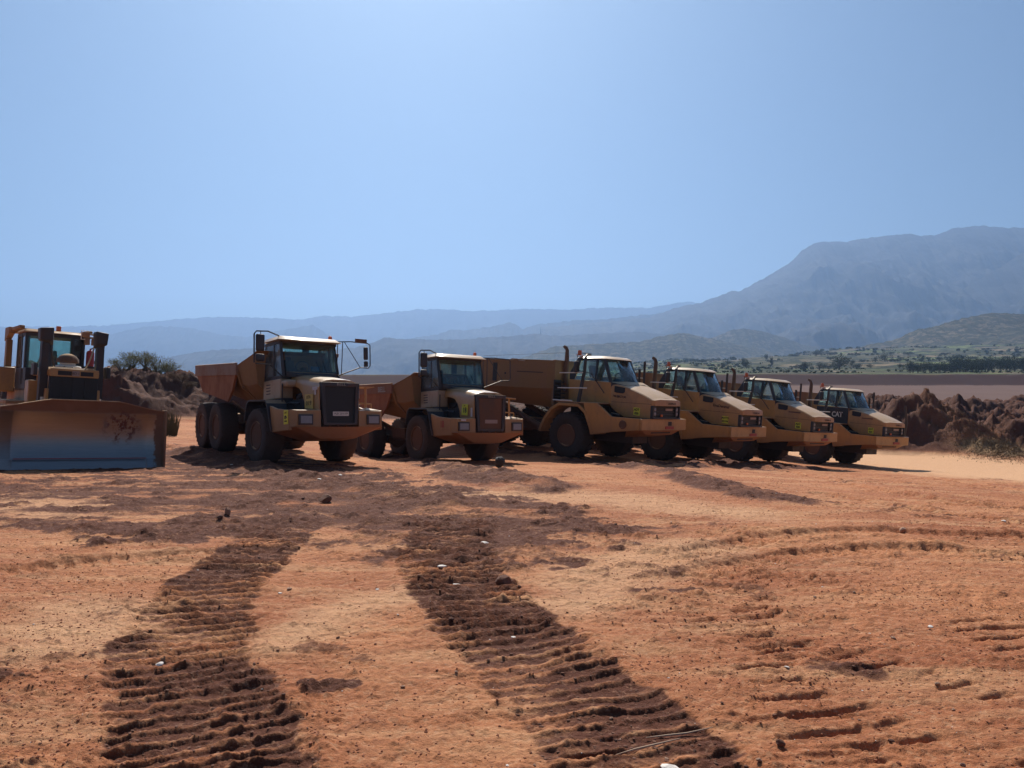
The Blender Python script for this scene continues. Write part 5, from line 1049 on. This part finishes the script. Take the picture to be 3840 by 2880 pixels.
# ------------------------------------------------------------------ shrubs, reeds and far trees
def px2d(px,depth): return (px/2.1602-512)/760*depth
def shrub_mesh(seed,leaf,n=2000,up=.8,leafs=.042):
    r=np.random.default_rng(seed); st=MB(); cr=MB()
    for i in range(16):
        a=r.random()*6.28; sp=.25+.55*r.random(); hgt=.6+.5*r.random(); p=[(0,0,-.1),(cos(a)*sp*.35,sin(a)*sp*.35,hgt*.5),(cos(a)*sp,sin(a)*sp,hgt)]
        st.tube(p,[.02,.012,.004],5); A=Vector(p[1]);B=Vector(p[2])
        for k in range(n//16):
            t=r.random()**.8*1.2-.35; c=A.lerp(B,t)+Vector(r.normal(size=3))*(.13*(1.2-t)+.02); d=(Vector((cos(a)*.5,sin(a)*.5,up))+Vector(r.normal(size=3))*.5).normalized(); e=d.cross(Vector(r.normal(size=3))).normalized(); s=leafs*(.6+.8*r.random())
            o=len(cr.v); cr.v+=[tuple(c),tuple(c+d*s+e*s*.22),tuple(c+d*s*2),tuple(c+d*s-e*s*.22)]; cr.f.append((o,o+1,o+2,o+3))
    return st,cr
SH={}
def shrub(px,depth,w,h,leaf,seed,label,group,name='shrub',cat='shrub',dz_=0):
    key=(leaf,seed)
    if key not in SH:
        st,cr=shrub_mesh(seed,leaf); T=empty(name,Matrix()); cr.build('foliage',leaf,T,smooth=0); st.build('stem','bark',T); SH[key]=T; t=T
    else: t=copy_tree(SH[key])
    t.name=name; x=px2d(px,depth); t.location=(x,depth,gz(x,depth)-.1+dz_); t.scale=(w,w,h*.7); t.rotation_euler=(0,0,random.random()*6); return tag(t,label,cat,group)
shrub(262,51,1.3,1.2,'leaf_olive',1,'feathery green shrub at the left end of the earth bank crest','shrubs on the earth bank')
shrub(283,52,1.5,1.7,'leaf_olive',2,'wide green shrub second from the left on the bank crest','shrubs on the earth bank')
shrub(312,52,1.4,1.4,'leaf_olive',3,'rounded green shrub in the middle of the bank crest','shrubs on the earth bank')
shrub(340,52,1.6,1.8,'leaf_olive',4,'tallest spiky green shrub at the right of the bank crest','shrubs on the earth bank')
shrub(362,52,1.2,1.3,'leaf_olive',1,'small green shrub at the right end of the bank crest','shrubs on the earth bank')
for i,(a,d,w,h) in enumerate([(378,51,.8,.7),(392,51,.9,.8),(404,51,.8,.6),(415,51,.7,.6)]): shrub(a,d,w,h,'leaf_dry',7,'dry reddish weed on the bank crest above the first truck body','dry weeds on the bank crest',name='weed',cat='weed')
for i,(a,d,w,h) in enumerate([(30,56,2.2,1.7),(-20,57,2.6,2.0),(205,54,1.0,.8)]): shrub(a,d,w,h,'leaf_olive',3,['green bush seen through the bulldozer roll bars','green bush beyond the left edge of the bulldozer','low green bush seen between the bulldozer towers'][i],'bushes behind the bulldozer',name='bush',cat='bush')
r_=np.random.default_rng(9); m=MB()
_px=335+48*r_.random(420); _d=33+2.5*r_.random(420); _x=px2d(_px,_d); _z=ground_z(_x,_d)
for i in range(420):
    px,d,x,z=_px[i],_d[i],_x[i],_z[i]; h=.5+.9*r_.random()*(1-abs(px-358)/60); dx=r_.normal()*.06; w=.012
    m.add([(x-w,d,z-.05),(x+w,d,z-.05),(x+dx+w*.6,d+.02,z+h*.6),(x+dx-w*.6,d+.02,z+h*.6),(x+dx*2,d+.03,z+h)],[(0,1,2,3),(3,2,4)])
o=m.build('reed_clump','leaf_reed',smooth=0); tag(o,'clump of upright dry reeds right of the bulldozer blade','reeds')
m=MB()
_K=[px2g(1985+260*u,968+40*u) for u in (0,.25,.5,.75,1)]; _u=r_.random(14000)
_x=np.interp(_u,(0,.25,.5,.75,1),[k[0] for k in _K])+r_.normal(size=14000)*1.1; _y=np.interp(_u,(0,.25,.5,.75,1),[k[1] for k in _K])+r_.normal(size=14000)*.8+1.2; _z=ground_z(_x,_y)
for i in range(14000):
    x,y,z=_x[i],_y[i],_z[i]; h=.03+.08*r_.random()**2
    for k in range(2): dx,dy=r_.normal()*.08,r_.normal()*.08; m.add([(x-.015,y,z-.03),(x+.015,y,z-.03),(x+dx,y+dy,z+h)],[(0,1,2)])
o=m.build('weeds','leaf_dry',smooth=0); tag(o,'dry grey green weeds covering the low windrow right of the trucks','weeds',kind='stuff')
def vz(x,y):
    i=np.clip(np.searchsorted(R,y)-1,0,len(R)-2); j=np.clip(np.searchsorted(Tn,x/y),0,len(Tn)-1); return float(Z_VAL[i,j])
def ft(px,pyb,depth,hpx,wpx,kind,label,group,leaf='leaf_dark',name='tree',cat='tree'):
    x=px2d(px,depth); z=vz(x,depth); h=hpx/2.1602*depth/760; w=wpx/2.1602*depth/760
    return plant_tree(kind,x,depth,z-.03*h,h,w*.85,label,group,name,cat,leaf)
ft(1814,808,440,34,42,'round','largest dark round tree in the valley fields behind the trucks',None)
ft(1790,808,470,14,18,'bush','low dark bush at the left foot of the largest round tree',None,name='bush',cat='bush'); ft(1845,810,470,16,24,'bush','low bush at the right foot of the largest round tree',None,name='bush',cat='bush')
ft(1738,810,400,20,22,'round','dark round tree above the rightmost truck cab',None); ft(1770,812,400,17,24,'round','dark round tree between the rightmost cab and the largest tree',None)
ft(1612,790,460,22,22,'round','round tree standing above the second last truck cab',None); ft(1666,775,560,22,14,'tall','slim pale tree on the fields left of the largest tree',None)
ft(1912,775,600,18,18,'round','round tree far behind, above the spoil heaps',None); ft(1892,780,600,12,12,'round','small round tree just left of the far round tree',None)
rr=np.random.default_rng(3)
for i in range(15): ft(1962+i*11.5+rr.normal()*2,806-i*.4,330+rr.random()*16,19+rr.random()*9,22+rr.random()*8,'round','dark tree in the dense row along the edge of the pit','trees in the row above the pit')
for i in range(18): ft(2060+i*11+rr.normal()*4,800,360+rr.random()*30,26+rr.random()*10,28+rr.random()*10,'round','dark green tree of the grove at the right above the pit','grove trees at the right')
for i in range(46):
    d=430+560*rr.random(); px=1380+850*rr.random(); ft(px,0,d,8+6*rr.random(),10+9*rr.random(),['bush','round','flat'][i%3],'small dark bush dotted over the valley fields','bushes dotted over the fields',name='bush',cat='bush')
# scattered scrub on hills as one mass
m=MB(); 
for i in range(5000):
    d=300+1000*rr.random(); px=1250+1050*rr.random(); x=px2d(px,d); z=vz(x,d)
    if fbm(np.array([x*.012]),np.array([d*.012]),3,77)[0]<.12: continue
    s=(.7+1.7*rr.random()**2)*(d/600)
    c=[(x,d,z+s*.4)]
    for k in range(9):
        a=rr.normal(size=3); a/=np.linalg.norm(a); p=np.array(c[0])+a*s*.6*np.array([1,1,.6]); b_=np.cross(a,rr.normal(size=3)); b_/=np.linalg.norm(b_); e=np.cross(a,b_)
        o_=len(m.v); m.v+=[tuple(p-b_*s*.45),tuple(p+e*s*.45),tuple(p+b_*s*.45),tuple(p-e*s*.45)]; m.f.append((o_,o_+1,o_+2,o_+3))
o=m.build('scrub','leaf_scrub',smooth=0); tag(o,'low dark scrub spread over the valley slopes','scrub',kind='stuff')
# ------------------------------------------------------------------ haze
hz=MB().box(-9500,9500,-1500,8300,-45,1100).build('haze','ink'); 
m=bpy.data.materials.new('haze'); m.use_nodes=True; nt=m.node_tree; nt.nodes.clear(); out=nt.nodes.new('ShaderNodeOutputMaterial'); v=nt.nodes.new('ShaderNodeVolumePrincipled')
v.inputs['Density'].default_value=.00017; v.inputs['Color'].default_value=(.39,.60,.97,1); v.inputs['Anisotropy'].default_value=.5
nt.links.new(v.outputs[0],out.inputs['Volume']); hz.data.materials.clear(); hz.data.materials.append(m); tag(hz,'pale blue haze over the valley and mountains','haze',kind='stuff')
